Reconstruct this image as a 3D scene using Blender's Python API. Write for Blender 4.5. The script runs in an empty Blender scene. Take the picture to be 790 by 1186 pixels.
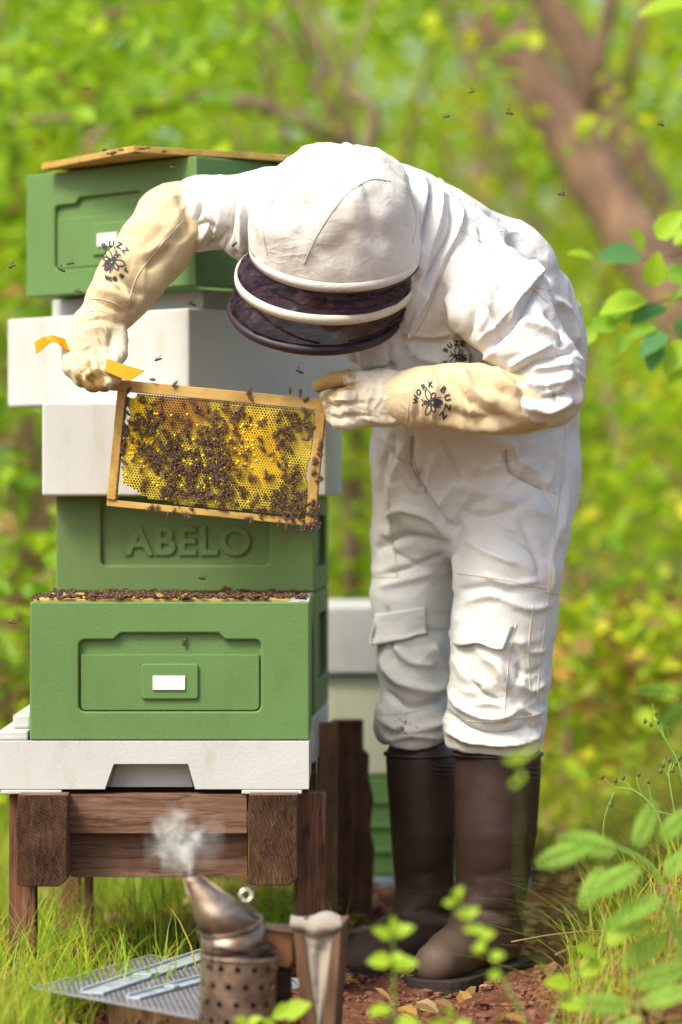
import bpy, bmesh, math, random
import numpy as np
from mathutils import Vector, Matrix, noise
from mathutils.bvhtree import BVHTree
R = math.radians
random.seed(7); np.random.seed(7)
SC = bpy.context.scene
COL = SC.collection
# ------------------------------------------------------------------ camera, sky, sun
F = 3685.0; CX = 395.0; HY = 575.0; CH = 0.83      # focal length in photograph pixels, horizon row, lens height
cam = bpy.data.cameras.new('camera'); camo = bpy.data.objects.new('camera', cam); COL.objects.link(camo)
camo.location = (0, 0, CH); camo.rotation_euler = (R(90), 0, 0)
cam.sensor_fit = 'VERTICAL'; cam.sensor_height = 36; cam.lens = F/1186*36; cam.shift_y = -(593-HY)/1186
cam.clip_start = .1; cam.clip_end = 500
cam.dof.use_dof = True; cam.dof.focus_distance = 5.36; cam.dof.aperture_fstop = 1.85
SC.camera = camo
SUN_DIR = Vector((-.46, -.46, .78)).normalized()     # towards the sun: high, over the photographer's left shoulder
w = bpy.data.worlds.new('World'); SC.world = w; w.use_nodes = True
nt = w.node_tree; bg = nt.nodes['Background']
sky = nt.nodes.new('ShaderNodeTexSky'); sky.sky_type = 'NISHITA'; sky.sun_disc = False
sky.sun_elevation = math.asin(SUN_DIR.z); sky.sun_rotation = math.atan2(SUN_DIR.x, SUN_DIR.y)
sky.air_density = 1.0; sky.dust_density = 4.5; sky.ozone_density = .6
nt.links.new(sky.outputs[0], bg.inputs[0]); bg.inputs[1].default_value = .15
sl = bpy.data.lights.new('sun', 'SUN'); sl.energy = 2.1; sl.angle = R(17); sl.color = (1, .97, .81)
so = bpy.data.objects.new('sun', sl); COL.objects.link(so); so.rotation_euler = SUN_DIR.to_track_quat('Z', 'Y').to_euler()
SC.view_settings.view_transform = 'Standard'; SC.view_settings.look = 'None'
SC.view_settings.exposure = 0.84; SC.view_settings.gamma = 1
SC.render.engine = 'CYCLES'
SC.cycles.use_denoising = True
SC.cycles.max_bounces = 7; SC.cycles.transparent_max_bounces = 16; SC.cycles.volume_bounces = 4
SC.cycles.caustics_reflective = False; SC.cycles.caustics_refractive = False

def P(px, py, Y):
    return np.array([(px-CX)*Y/F, Y, CH-(py-HY)*Y/F])
def S(px, Y): return px*Y/F

# ------------------------------------------------------------------ objects and tags
def tag(o, label=None, cat=None, group=None, kind=None):
    if label: o['label'] = label
    if cat: o['category'] = cat
    if group: o['group'] = group
    if kind: o['kind'] = kind
    return o
def empty(name, loc=(0, 0, 0), rz=0, **k):
    o = bpy.data.objects.new(name, None); COL.objects.link(o); o.location = loc; o.rotation_euler = (0, 0, rz)
    o.empty_display_size = .05
    return tag(o, **k)
def link(name, me, parent=None, loc=None, rot=None):
    o = bpy.data.objects.new(name, me); COL.objects.link(o)
    if parent is not None: o.parent = parent
    if loc is not None: o.location = loc
    if rot is not None: o.rotation_euler = rot
    return o
class MB:
    def __init__(s): s.v = []; s.f = []; s.m = []; s.n = 0
    def add(s, v, f, m=0):
        v = [tuple(map(float, a)) for a in v]; s.v += v
        s.f += [tuple(i+s.n for i in q) for q in f]
        s.m += list(m) if isinstance(m, (list, np.ndarray)) else [m]*len(f)
        s.n += len(v); return s
    def box(s, lo, hi, M=None, m=0):
        (a, b, c), (d, e, g) = lo, hi
        v = [(a,b,c),(d,b,c),(d,e,c),(a,e,c),(a,b,g),(d,b,g),(d,e,g),(a,e,g)]
        if M is not None: v = [M @ Vector(p) for p in v]
        return s.add(v, [(0,3,2,1),(4,5,6,7),(0,1,5,4),(1,2,6,5),(2,3,7,6),(3,0,4,7)], m)
    def tube(s, pts, rad, n=8, caps=True, m=0, flat=1.0, up=None):
        pts = [Vector(p) for p in pts]; k = len(pts)
        if not hasattr(rad, '__len__'): rad = [rad]*k
        vs = []; fs = []; pu = None
        for i, p in enumerate(pts):
            t = (pts[min(i+1, k-1)]-pts[max(i-1, 0)])
            if t.length < 1e-9: t = Vector((0, 0, 1))
            t.normalize()
            if pu is None:
                ref = Vector(up) if up is not None else (Vector((0, 0, 1)) if abs(t.z) < .9 else Vector((1, 0, 0)))
                pu = (ref-t*ref.dot(t)).normalized()
            else: pu = (pu-t*pu.dot(t)).normalized()
            pv = t.cross(pu)
            for j in range(n):
                a = 2*math.pi*j/n
                vs.append(p+pu*math.cos(a)*rad[i]*flat+pv*math.sin(a)*rad[i])
        for i in range(k-1):
            for j in range(n):
                a = i*n+j; b = i*n+(j+1) % n
                fs.append((a, b, b+n, a+n))
        if caps: fs.append(tuple(range(n-1, -1, -1))); fs.append(tuple((k-1)*n+j for j in range(n)))
        return s.add(vs, fs, m)
    def lathe(s, prof, n=32, M=None, m=0, closed=False):
        vs = []; fs = []; k = len(prof)
        for r, z in prof:
            for j in range(n):
                a = 2*math.pi*j/n; p = Vector((r*math.cos(a), r*math.sin(a), z))
                vs.append(M @ p if M is not None else p)
        for i in range(k-1 + (1 if closed else 0)):
            for j in range(n):
                a = i*n+j; b = i*n+(j+1) % n; i2 = ((i+1) % k)*n
                fs.append((a, b, i2+(j+1) % n, i2+j))
        return s.add(vs, fs, m)
    def ell(s, c, r, n=12, k=8, M=None, m=0):
        vs = [(0, 0, 1)]; fs = []
        for i in range(1, k):
            th = math.pi*i/k
            for j in range(n):
                a = 2*math.pi*j/n; vs.append((math.sin(th)*math.cos(a), math.sin(th)*math.sin(a), math.cos(th)))
        vs.append((0, 0, -1)); L = len(vs)-1
        for j in range(n): fs.append((0, 1+j, 1+(j+1) % n)); fs.append((L, L-n+(j+1) % n, L-n+j))
        for i in range(k-2):
            for j in range(n):
                a = 1+i*n+j; b = 1+i*n+(j+1) % n; fs.append((a, a+n, b+n, b))
        out = [Vector((c[0]+v[0]*r[0], c[1]+v[1]*r[1], c[2]+v[2]*r[2])) for v in vs]
        if M is not None: out = [M @ v for v in out]
        return s.add(out, fs, m)
    def prism(s, outline, y0, y1, m=0, M=None):         # outline in (x, z), extruded along y
        n = len(outline)
        v = [(x, y0, z) for x, z in outline]+[(x, y1, z) for x, z in outline]
        if M is not None: v = [M @ Vector(p) for p in v]
        f = [tuple(range(n)), tuple(range(2*n-1, n-1, -1))]+[(i, i+n, (i+1) % n+n, (i+1) % n) for i in range(n)]
        return s.add(v, f, m)
    def mesh(s, name, mats, smooth=False):
        me = bpy.data.meshes.new(name); me.from_pydata(s.v, [], s.f)
        for mt in (mats if isinstance(mats, (list, tuple)) else [mats]): me.materials.append(mt)
        me.polygons.foreach_set('material_index', s.m)
        me.polygons.foreach_set('use_smooth', [smooth]*len(s.f))
        me.update(); return me
    def build(s, name, mats, parent=None, smooth=False, loc=None, rot=None, bevel=0, seg=2, fix=True, ang=35):
        me = s.mesh(name, mats, smooth)
        if fix:
            bm = bmesh.new(); bm.from_mesh(me); bmesh.ops.recalc_face_normals(bm, faces=bm.faces); bm.to_mesh(me); bm.free()
        o = link(name, me, parent, loc, rot)
        if bevel:
            md = o.modifiers.new('bevel', 'BEVEL'); md.width = bevel; md.segments = seg; md.limit_method = 'ANGLE'; md.angle_limit = R(ang)
            md.harden_normals = False
        return o
def npmesh(name, V, Fq, mats, mi=None, smooth=True):
    me = bpy.data.meshes.new(name); k = Fq.shape[1]
    me.vertices.add(len(V)); me.vertices.foreach_set('co', np.ascontiguousarray(V, dtype=np.float32).ravel())
    me.loops.add(Fq.size); me.loops.foreach_set('vertex_index', Fq.ravel().astype(np.int32))
    me.polygons.add(len(Fq)); me.polygons.foreach_set('loop_start', np.arange(0, Fq.size, k, dtype=np.int32))
    for mt in mats: me.materials.append(mt)
    me.update(calc_edges=True)
    if mi is not None: me.polygons.foreach_set('material_index', mi.astype(np.int32))
    me.polygons.foreach_set('use_smooth', np.full(len(Fq), smooth)); me.update()
    return me

# ------------------------------------------------------------------ materials
class NT:
    def __init__(s, name):
        s.m = bpy.data.materials.new(name); s.m.use_nodes = True; s.t = s.m.node_tree
        s.b = s.t.nodes['Principled BSDF']; s.out = s.t.nodes['Material Output']
    def n(s, typ, **k):
        x = s.t.nodes.new(typ)
        for a, b in k.items():
            if a.startswith('i_'):
                key = a[2:]; key = int(key) if key.isdigit() else key.replace('_', ' ')
                x.inputs[key].default_value = b
            else: setattr(x, a, b)
        return x
    def l(s, a, b): s.t.links.new(a, b)
    def co(s, scale=(1, 1, 1), rot=(0, 0, 0), kind='Object'):
        c = s.n('ShaderNodeTexCoord'); mp = s.n('ShaderNodeMapping'); mp.inputs['Scale'].default_value = scale; mp.inputs['Rotation'].default_value = rot
        s.l(c.outputs[kind], mp.inputs[0]); return mp.outputs[0]
    def noise(s, co, scale, detail=4, rough=.55, dist=0):
        x = s.n('ShaderNodeTexNoise'); x.inputs['Scale'].default_value = scale; x.inputs['Detail'].default_value = detail
        x.inputs['Roughness'].default_value = rough; x.inputs['Distortion'].default_value = dist
        s.l(co, x.inputs['Vector']); return x.outputs['Fac']
    def ramp(s, fac, stops):
        x = s.n('ShaderNodeValToRGB'); e = x.color_ramp.elements
        while len(e) < len(stops): e.new(.5)
        for q, (p, c) in zip(e, stops): q.position = p; q.color = (*c, 1) if len(c) == 3 else c
        s.l(fac, x.inputs[0]); return x.outputs[0]
    def mix(s, fac, a, b, mode='MIX'):
        x = s.n('ShaderNodeMix', data_type='RGBA', blend_type=mode)
        for v, i in ((fac, 0), (a, 6), (b, 7)):
            if hasattr(v, 'links'): s.l(v, x.inputs[i])
            else: x.inputs[i].default_value = v if i == 0 else (*v, 1)
        return x.outputs[2]
    def math(s, op, a, b=0.0, clamp=False):
        x = s.n('ShaderNodeMath', operation=op, use_clamp=clamp)
        for v, i in ((a, 0), (b, 1)):
            if hasattr(v, 'links'): s.l(v, x.inputs[i])
            else: x.inputs[i].default_value = v
        return x.outputs[0]
    def bump(s, h, dist, strength=1.0, prev=None):
        x = s.n('ShaderNodeBump'); x.inputs['Distance'].default_value = dist; x.inputs['Strength'].default_value = strength
        s.l(h, x.inputs['Height'])
        if prev is not None: s.l(prev, x.inputs['Normal'])
        s.l(x.outputs[0], s.b.inputs['Normal']); return x.outputs[0]
    def base(s, c): s.l(c, s.b.inputs['Base Color']) if hasattr(c, 'links') else setattr(s.b.inputs['Base Color'], 'default_value', (*c, 1))
    def set(s, **k):
        for a, b in k.items(): s.b.inputs[a.replace('_', ' ')].default_value = b
        return s
def sc(c, k): return tuple(min(1, x*k) for x in c)
def simple(name, c, rough=.6, var=.15, vs=12, bump=.0, bs=60, metal=0, spec=.5, stretch=(1, 1, 1)):
    t = NT(name); co = t.co(stretch); n = t.noise(co, vs, 5)
    t.base(t.ramp(n, [(.3, sc(c, 1-var)), (.7, sc(c, 1+var))]))
    t.set(Roughness=rough, Metallic=metal, Specular_IOR_Level=spec)
    if bump: t.bump(t.noise(co, bs, 4), bump)
    return t.m
def cloth(name, c, stain=(.62, .55, .33), amt=.35, spots=None, weave=.0004):
    t = NT(name); co = t.co()
    n = t.noise(co, 6, 5, .6); n2 = t.noise(co, 30, 4, .6)
    f = t.math('MULTIPLY', t.math('SUBTRACT', n, .5, True), amt*4, True)
    f2 = t.math('MULTIPLY', t.math('SUBTRACT', n2, .58, True), amt*3, True)
    colr = t.mix(f, c, stain); colr = t.mix(f2, colr, sc(stain, .8))
    if spots:
        for (p, r, thr, sc2, dc) in spots:
            cc = t.n('ShaderNodeTexCoord'); d = t.n('ShaderNodeVectorMath', operation='DISTANCE'); t.l(cc.outputs['Object'], d.inputs[0]); d.inputs[1].default_value = p
            fall = t.math('SUBTRACT', 1.0, t.math('DIVIDE', d.outputs['Value'], r), True)
            nn = t.noise(co, sc2, 3, .6)
            mk = t.math('MULTIPLY', t.math('SUBTRACT', t.math('ADD', nn, t.math('MULTIPLY', fall, .35)), thr, True), 9, True)
            mk = t.math('MULTIPLY', mk, t.math('MULTIPLY', fall, 4, True))
            colr = t.mix(mk, colr, dc)
    t.base(colr); t.set(Roughness=.82, Specular_IOR_Level=.25)
    t.b.inputs['Sheen Weight'].default_value = .12
    def crease(sc_, st, th):      # thin sharp fold lines: zero crossings of a distorted noise
        q = t.noise(t.co(st, th), sc_, 2, .5, .9); a = t.math('ABSOLUTE', t.math('SUBTRACT', q, .5)); return t.math('POWER', t.math('SUBTRACT', 1.0, t.math('MULTIPLY', a, 5.0), True), 3.0)
    cr = t.math('ADD', t.math('MULTIPLY', crease(7, (1, 1, 2.2), (.3, .5, .4)), .7), t.math('MULTIPLY', crease(15, (1, 1, 1.8), (-.5, .2, .9)), .35))
    cr = t.math('MULTIPLY', cr, t.math('MULTIPLY', t.math('SUBTRACT', t.noise(co, 3.2, 2), .40, True), 5, True))
    b0 = t.bump(cr, .0026, .7)
    b = t.bump(t.noise(co, 38, 3, .5, .6), .0045, .5, b0)
    t.bump(t.noise(co, 420, 2), weave, .6, b)
    return t.m
def wood(name, a, b, axis='X', scale=1.0, rings=22, knots=True, rough=.8, bump=.0012):
    t = NT(name); st = {'X': (1.0, 12, 12), 'Z': (12, 12, 1.0), 'Y': (12, 1.0, 12)}[axis]
    co = t.co(tuple(x*scale for x in st)); g = t.noise(co, 5, 8, .65, .5)
    wv = t.noise(t.co(tuple(x*scale*.35 for x in st)), rings*.3, 3, .5, 1.2)
    f = t.math('ADD', t.math('MULTIPLY', g, .6), t.math('MULTIPLY', wv, .4))
    big = t.noise(t.co((3, 3, 3)), 2.3, 5, .7, .8)
    c1 = t.ramp(f, [(.30, sc(a, .6)), (.46, a), (.6, b), (.74, sc(a, .85))])
    ck = t.noise(t.co(tuple(x*scale*.8 for x in st)), 3.1, 3, .5, .3); ck = t.math('MULTIPLY', t.math('SUBTRACT', .03, t.math('ABSOLUTE', t.math('SUBTRACT', ck, .5)), True), 22 if bump > .0015 else 0, True)
    t.base(t.mix(ck, t.mix(t.math('MULTIPLY', t.math('MULTIPLY', big, big), 1.8, True), c1, sc(a, .38)), sc(a, .15)))
    t.set(Roughness=rough, Specular_IOR_Level=.25); t.bump(f, bump*3, .9)
    return t.m
def leafmat(name, c, tr, rough=.5, gloss=.35, vary=.5):
    t = NT(name)
    oi = t.n('ShaderNodeObjectInfo'); geo = t.n('ShaderNodeNewGeometry')
    n = t.noise(t.co(), 1.3, 3); r = geo.outputs['Random Per Island']
    f = t.math('ADD', t.math('MULTIPLY', n, .5), t.math('ADD', t.math('MULTIPLY', r, vary), (.5-vary)*.5))
    colr = t.ramp(f, [(.25, sc(c, .60)), (.5, c), (.78, (min(1, c[0]*1.5), min(1, c[1]*1.22), c[2]*.8))])
    t.base(colr); t.set(Roughness=rough, Specular_IOR_Level=gloss)
    tl = t.n('ShaderNodeBsdfTranslucent'); t.l(t.mix(.5, colr, tr), tl.inputs[0])
    mx = t.n('ShaderNodeMixShader'); mx.inputs[0].default_value = .5
    t.l(t.b.outputs[0], mx.inputs[1]); t.l(tl.outputs[0], mx.inputs[2]); t.l(mx.outputs[0], t.out.inputs[0])
    return t.m
M = {}
def build_mats():
    # world positions used for stains
    k1 = tuple(P(466, 842, 5.68)); th = tuple(P(385, 441, 5.38)); fb = tuple(P(108, 444, 5.37))
    M['suit'] = cloth('white_cotton', (.645, .645, .62), (.55, .51, .33), .25, spots=[(k1, .050, .74, 120, (.20, .10, .05))])
    M['hood'] = cloth('hood_cotton', (.645, .635, .585), (.55, .51, .35), .22)
    M['gauntlet'] = cloth('cream_gauntlet_cotton', (.60, .49, .30), (.42, .29, .11), .5)
    M['leather'] = cloth('white_glove_leather', (.62, .57, .44), (.44, .32, .11), .6,
                         spots=[(th, .050, .46, 45, (.36, .24, .09)), (fb, .045, .54, 55, (.30, .19, .06))], weave=.0002)
    M['seam'] = simple('seam_thread', (.62, .56, .45), .8, .1)
    M['zip'] = simple('zip_tape', (.55, .52, .48), .6, .2)
    M['print'] = simple('black_print', (.035, .03, .045), .7, .2)
    M['band'] = simple('white_hoop_band', (.62, .61, .50), .6, .06)
    M['rim'] = simple('plum_binding', (.020, .009, .018), .55, .2)
    t = NT('dark_veil_net'); co = t.co((1, 1, 1)); 
    t.base(t.ramp(t.noise(t.co((1, 1, 2.5), (.2, .3, 0)), 22, 3, .6, 2.0), [(.40, (.012, .004, .012)), (.62, (.05, .028, .042)), (.70, (.13, .08, .10))])); t.set(Roughness=.8, Specular_IOR_Level=.2)  # pale ripples: light caught on the net folds, painted into the base colour
    tp = t.n('ShaderNodeBsdfTransparent'); mx = t.n('ShaderNodeMixShader')
    f = t.math('ADD', .56, t.math('MULTIPLY', t.noise(t.co((1, 1, 3)), 16, 3, .6, 1.5), .40), True); t.l(f, mx.inputs[0])
    t.l(tp.outputs[0], mx.inputs[1]); t.l(t.b.outputs[0], mx.inputs[2]); t.l(mx.outputs[0], t.out.inputs[0]); M['veil'] = t.m
    t = NT('dark_net_fold'); t.base((.018, .007, .016)); t.set(Roughness=.8); M['fold'] = t.m
    M['skin'] = simple('skin', (.50, .30, .22), .5, .08); M['hair'] = simple('brown_hair', (.06, .035, .02), .6, .3, 60, .001, 200)
    M['lips'] = simple('lip_skin', (.42, .18, .15), .45); M['eye'] = simple('eye_white', (.7, .68, .65), .2, .02); M['iris'] = simple('iris', (.05, .04, .03), .2)
    t = NT('brown_boot_rubber'); co = t.co(); n = t.noise(co, 9, 5, .6)
    lo = t.ramp(t.math('MULTIPLY', t.n('ShaderNodeNewGeometry').outputs['Position'].node.outputs['Position'] if False else n, 1.0), [(.3, (.032, .018, .015)), (.7, (.058, .035, .028))])
    cc = t.n('ShaderNodeSeparateXYZ'); g = t.n('ShaderNodeNewGeometry'); t.l(g.outputs['Position'], cc.inputs[0])
    mud = t.math('MULTIPLY', t.math('SUBTRACT', t.math('ADD', .22, t.math('MULTIPLY', t.noise(co, 25, 5), .16)), t.math('MULTIPLY', cc.outputs[2], 2.0)), 3.0, True)
    t.base(t.mix(t.math('MULTIPLY', mud, .75), lo, (.15, .10, .065))); t.set(Specular_IOR_Level=.4)
    t.l(t.math('ADD', .42, t.math('MULTIPLY', mud, .4)), t.b.inputs['Roughness']); t.bump(t.noise(co, 60, 4), .0006); M['boot'] = t.m
    M['sole'] = simple('black_sole_rubber', (.022, .013, .010), .75, .4, 30, .002, 80)
    # painted polystyrene
    def poly(name, c, var=.08):
        t = NT(name); co = t.co(); n = t.noise(co, 5, 5, .6); g = t.noise(co, 900, 2)
        v = t.ramp(n, [(.3, sc(c, 1-var)), (.7, sc(c, 1+var))])
        d = t.math('MULTIPLY', t.math('SUBTRACT', t.noise(co, 55, 5, .7), .66, True), 6, True)
        sm = t.math('MULTIPLY', t.math('SUBTRACT', t.noise(t.co((2.5, 2.5, .8)), 7, 5, .7), .54, True), 2.8, True); v = t.mix(sm, v, (c[0]*.75+.02, c[1]*.70+.01, c[2]*.55)); t.base(t.mix(d, v, sc(c, .55))); t.set(Roughness=.55, Specular_IOR_Level=.35)
        vo = t.n('ShaderNodeTexVoronoi'); vo.inputs['Scale'].default_value = 260; t.l(co, vo.inputs['Vector'])
        b = t.bump(vo.outputs['Distance'], .0006, .35); t.bump(g, .0003, .4, b); return t.m
    M['green'] = poly('green_painted_polystyrene', (.105, .205, .058))
    M['green2'] = poly('sage_green_polystyrene', (.105, .175, .055))
    M['white'] = poly('white_painted_polystyrene', (.50, .505, .48))
    M['cream'] = poly('cream_painted_polystyrene', (.50, .52, .37))
    M['card'] = simple('white_card', (.72, .72, .68), .5, .02)
    M['pale_wood'] = wood('honey_pine', (.58, .36, .09), (.70, .48, .17), 'X', 1, bump=.0004, rough=.55)
    M['pale_woodz'] = wood('honey_pine_upright', (.58, .34, .08), (.68, .45, .15), 'Z', 1, bump=.0004, rough=.55)
    M['oldwood'] = wood('weathered_brown_board', (.21, .105, .062), (.31, .18, .12), 'X', 1.5, bump=.0018)
    M['oldwoodz'] = wood('weathered_brown_post', (.17, .075, .04), (.27, .13, .075), 'Z', 1.6, bump=.0018)
    M['palepost'] = wood('light_brown_post', (.26, .14, .07), (.38, .23, .12), 'Z', 2.0)
    t = NT('end_grain'); co = t.co((1, .2, 1)); 
    w1 = t.n('ShaderNodeTexWave', wave_type='RINGS', rings_direction='Y'); w1.inputs['Scale'].default_value = 55; w1.inputs['Distortion'].default_value = 2.6; w1.inputs['Detail'].default_value = 3; w1.inputs['Detail Scale'].default_value = 2.5
    mp = t.co((1, 0, 1)); off = t.n('ShaderNodeVectorMath', operation='ADD'); off.inputs[1].default_value = (.28, 0, -.10); t.l(mp, off.inputs[0]); t.l(off.outputs[0], w1.inputs['Vector'])
    h = t.math('ADD', t.math('MULTIPLY', w1.outputs['Fac'], .05), t.math('ADD', t.math('MULTIPLY', t.noise(t.co((2.6, .2, .8), (0, .35, 0)), 60, 8, .75, .8), .6), t.math('MULTIPLY', t.noise(co, 14, 4, .6), .33)))
    t.base(t.ramp(h, [(.38, (.016, .007, .004)), (.56, (.085, .042, .02)), (.74, (.28, .16, .08))])); t.set(Roughness=.85, Specular_IOR_Level=.2); t.bump(h, .004, .8); M['endgrain'] = t.m
    M['wax'] = simple('yellow_wax', (.85, .60, .03), .45, .15, 40)
    M['wax2'] = simple('pale_yellow_wax', (.70, .58, .06), .45, .15, 40)
    M['waxo'] = simple('golden_brown_wax', (.55, .28, .04), .45, .2, 40)
    M['cap'] = simple('bright_capped_wax', (.92, .68, .02), .5, .08, 60)
    M['cell'] = simple('dark_cell_floor', (.26, .17, .02), .35, .5, 120)
    M['bee'] = simple('bee_body', (.042, .017, .011), .5, .5, 300)
    M['beeb'] = simple('bee_stripe', (.16, .075, .03), .5, .3, 300)
    t = NT('bee_wing'); t.base((.05, .025, .022)); t.set(Roughness=.35, Alpha=.45); M['wing'] = t.m
    M['orange'] = simple('orange_painted_steel', (.80, .25, .001), .5, .06, 20, spec=.12)
    t = NT('tarnished_smoker_metal'); co = t.co(); n = t.noise(co, 14, 6, .65, .5)
    t.base(t.ramp(n, [(.28, (.05, .028, .02)), (.45, (.20, .14, .10)), (.60, (.42, .34, .25)), (.76, (.16, .11, .06))])); t.set(Metallic=.85, Specular_IOR_Level=.5)
    t.l(t.ramp(n, [(.3, (.6,)*3), (.7, (.26,)*3)]), t.b.inputs['Roughness']); t.bump(t.noise(co, 50, 4), .0008, .6); M['smoker'] = t.m
    M['soot'] = simple('sooty_metal', (.05, .03, .025), .5, .5, 40, .001, 90, .4)
    M['copper'] = simple('copper_brown_plate', (.42, .20, .11), .4, .35, 18, .0005, 70, .6)
    M['steel'] = simple('steel_wire', (.55, .52, .45), .3, .1, 20, metal=.9)
    M['black'] = simple('black_hole', (.008, .006, .006), .9, .1)
    M['bellows'] = cloth('pale_bellows_leather', (.34, .30, .245), (.24, .15, .09), 1.0)
    M['bellowswood'] = wood('bellows_board', (.17, .09, .05), (.26, .15, .09), 'Z', 1.5, bump=.0004)
    M['zinc'] = simple('zinc_sheet', (.40, .40, .44), .45, .2, 30, metal=.6)
    M['grey'] = simple('grey_plastic', (.36, .41, .45), .45, .05, 20)
    M['slot'] = simple('dark_slot_plastic', (.14, .16, .19), .6)
    M['bluegrey'] = simple('blue_grey_floor_paint', (.20, .26, .30), .6)
    M['soil'] = None
    M['bark'] = simple('brown_bark', (.28, .165, .11), .9, .5, 8, .01, 25, stretch=(3, 3, .6))
    M['barkp'] = simple('pale_mossy_bark', (.34, .25, .15), .9, .45, 8, .01, 25, stretch=(3, 3, .6))
    M['twig'] = simple('twig_bark', (.22, .13, .07), .8, .3)
    M['stemg'] = simple('green_stem', (.20, .36, .05), .6, .2)
    M['leafA'] = leafmat('bright_leaf', (.36, .56, .030), (.66, .90, .03))
    M['leafB'] = leafmat('mid_leaf', (.22, .42, .035), (.48, .74, .03))
    M['leafC'] = leafmat('yellow_leaf', (.56, .62, .04), (.86, .92, .05))
    M['leafD'] = leafmat('cool_leaf', (.10, .27, .09), (.20, .48, .08))
    M['leafE'] = leafmat('brown_leaf', (.36, .25, .08), (.42, .28, .08))
    M['leafF'] = leafmat('soft_green_frond', (.27, .48, .07), (.52, .80, .10), .6, .2, .12)
    M['grass'] = leafmat('grass_blade', (.30, .50, .030), (.58, .80, .04))
    M['grass2'] = leafmat('yellow_grass_blade', (.44, .46, .07), (.58, .62, .10))
    M['dry'] = leafmat('dry_straw', (.52, .38, .18), (.5, .36, .15))
    M['budb'] = simple('dark_bud', (.08, .12, .03), .6, .3)
    t = NT('forest_floor'); co = t.co(); n1 = t.noise(co, 2.2, 5, .6); n2 = t.noise(co, 28, 8, .7); n3 = t.noise(co, 120, 4, .7)
    soil = t.ramp(n2, [(.25, (.06, .022, .012)), (.5, (.19, .075, .042)), (.75, (.36, .17, .09))])
    lit = t.ramp(n3, [(.3, (.22, .10, .03)), (.7, (.55, .34, .13))])
    s1 = t.mix(t.math('MULTIPLY', t.math('SUBTRACT', n1, .52, True), 5, True), soil, lit)
    # moss and low greenery where the trodden soil ends
    sp = t.n('ShaderNodeSeparateXYZ'); t.l(co, sp.inputs[0])
    far = t.math('MULTIPLY', t.math('SUBTRACT', t.math('ADD', sp.outputs[1], t.math('MULTIPLY', n1, 2.2)), 8.2, True), .8, True)
    grn = t.ramp(t.noise(co, 9, 5), [(.3, (.12, .16, .03)), (.55, (.24, .34, .05)), (.8, (.42, .42, .10))])
    t.base(t.mix(far, s1, grn)); t.set(Roughness=.95, Specular_IOR_Level=.15)
    t.bump(t.math('ADD', n2, t.math('MULTIPLY', n3, .5)), .02, 1.0); M['soil'] = t.m
    t = NT('soil_crumb'); co = t.co(); n = t.noise(co, 60, 5)
    t.base(t.ramp(n, [(.3, (.06, .02, .012)), (.7, (.26, .11, .06))])); t.set(Roughness=.95); M['crumb'] = t.m
build_mats()
# ------------------------------------------------------------------ ground
def sst(a, b, x):
    t = np.clip((x-a)/(b-a), 0, 1); return t*t*(3-2*t)
def ground_z(x, y):
    x = np.asarray(x, float); y = np.asarray(y, float)
    bank = sst(.36, .80, x-(y-5.4)*.10)*.33*sst(4.2, 5.2, y)*(1-.5*sst(8, 14, y))
    z = bank + .012*np.sin(x*9+1.3*y)*np.sin(y*7-x*3) + .006*np.sin(x*31+y*17)*np.sin(y*27-x*8)
    z = z - .015*np.exp(-((x-.15)**2/.06+(y-5.5)**2/.15))
    z = z + .25*sst(9, 30, y) + .35*sst(-2.0, -6, x)*sst(2, 8, y)
    return z
def gz(x, y): return float(ground_z(x, y))
def build_ground():
    xs = np.concatenate([np.linspace(-300, -8, 30)[:-1], np.linspace(-8, -1.2, 30)[:-1], np.linspace(-1.2, 1.4, 160)[:-1], np.linspace(1.4, 8, 30)[:-1], np.linspace(8, 300, 30)])
    ys = np.concatenate([np.linspace(-60, 3, 20)[:-1], np.linspace(3, 4.4, 20)[:-1], np.linspace(4.4, 8.5, 220)[:-1], np.linspace(8.5, 30, 80)[:-1], np.linspace(30, 400, 30)])
    X, Y = np.meshgrid(xs, ys, indexing='ij'); Z = ground_z(X, Y)
    V = np.stack([X, Y, Z], -1).reshape(-1, 3)
    # crumbly relief close to the feet
    near = (np.abs(V[:, 0]-.1) < 1.3) & (V[:, 1] > 4.4) & (V[:, 1] < 8.5)
    for i in np.nonzero(near)[0]:
        p = V[i]; V[i, 2] += .016*noise.noise(Vector((p[0]*11, p[1]*11, 0)))+.012*noise.noise(Vector((p[0]*34, p[1]*34, 3)))
    nx, ny = len(xs), len(ys); I = np.arange(nx*ny).reshape(nx, ny)
    Q = np.stack([I[:-1, :-1], I[1:, :-1], I[1:, 1:], I[:-1, 1:]], -1).reshape(-1, 4)
    o = link('ground', npmesh('ground', V, Q, [M['soil']])); tag(o, kind='structure')
build_ground()
rng = np.random.default_rng(5)
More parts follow.
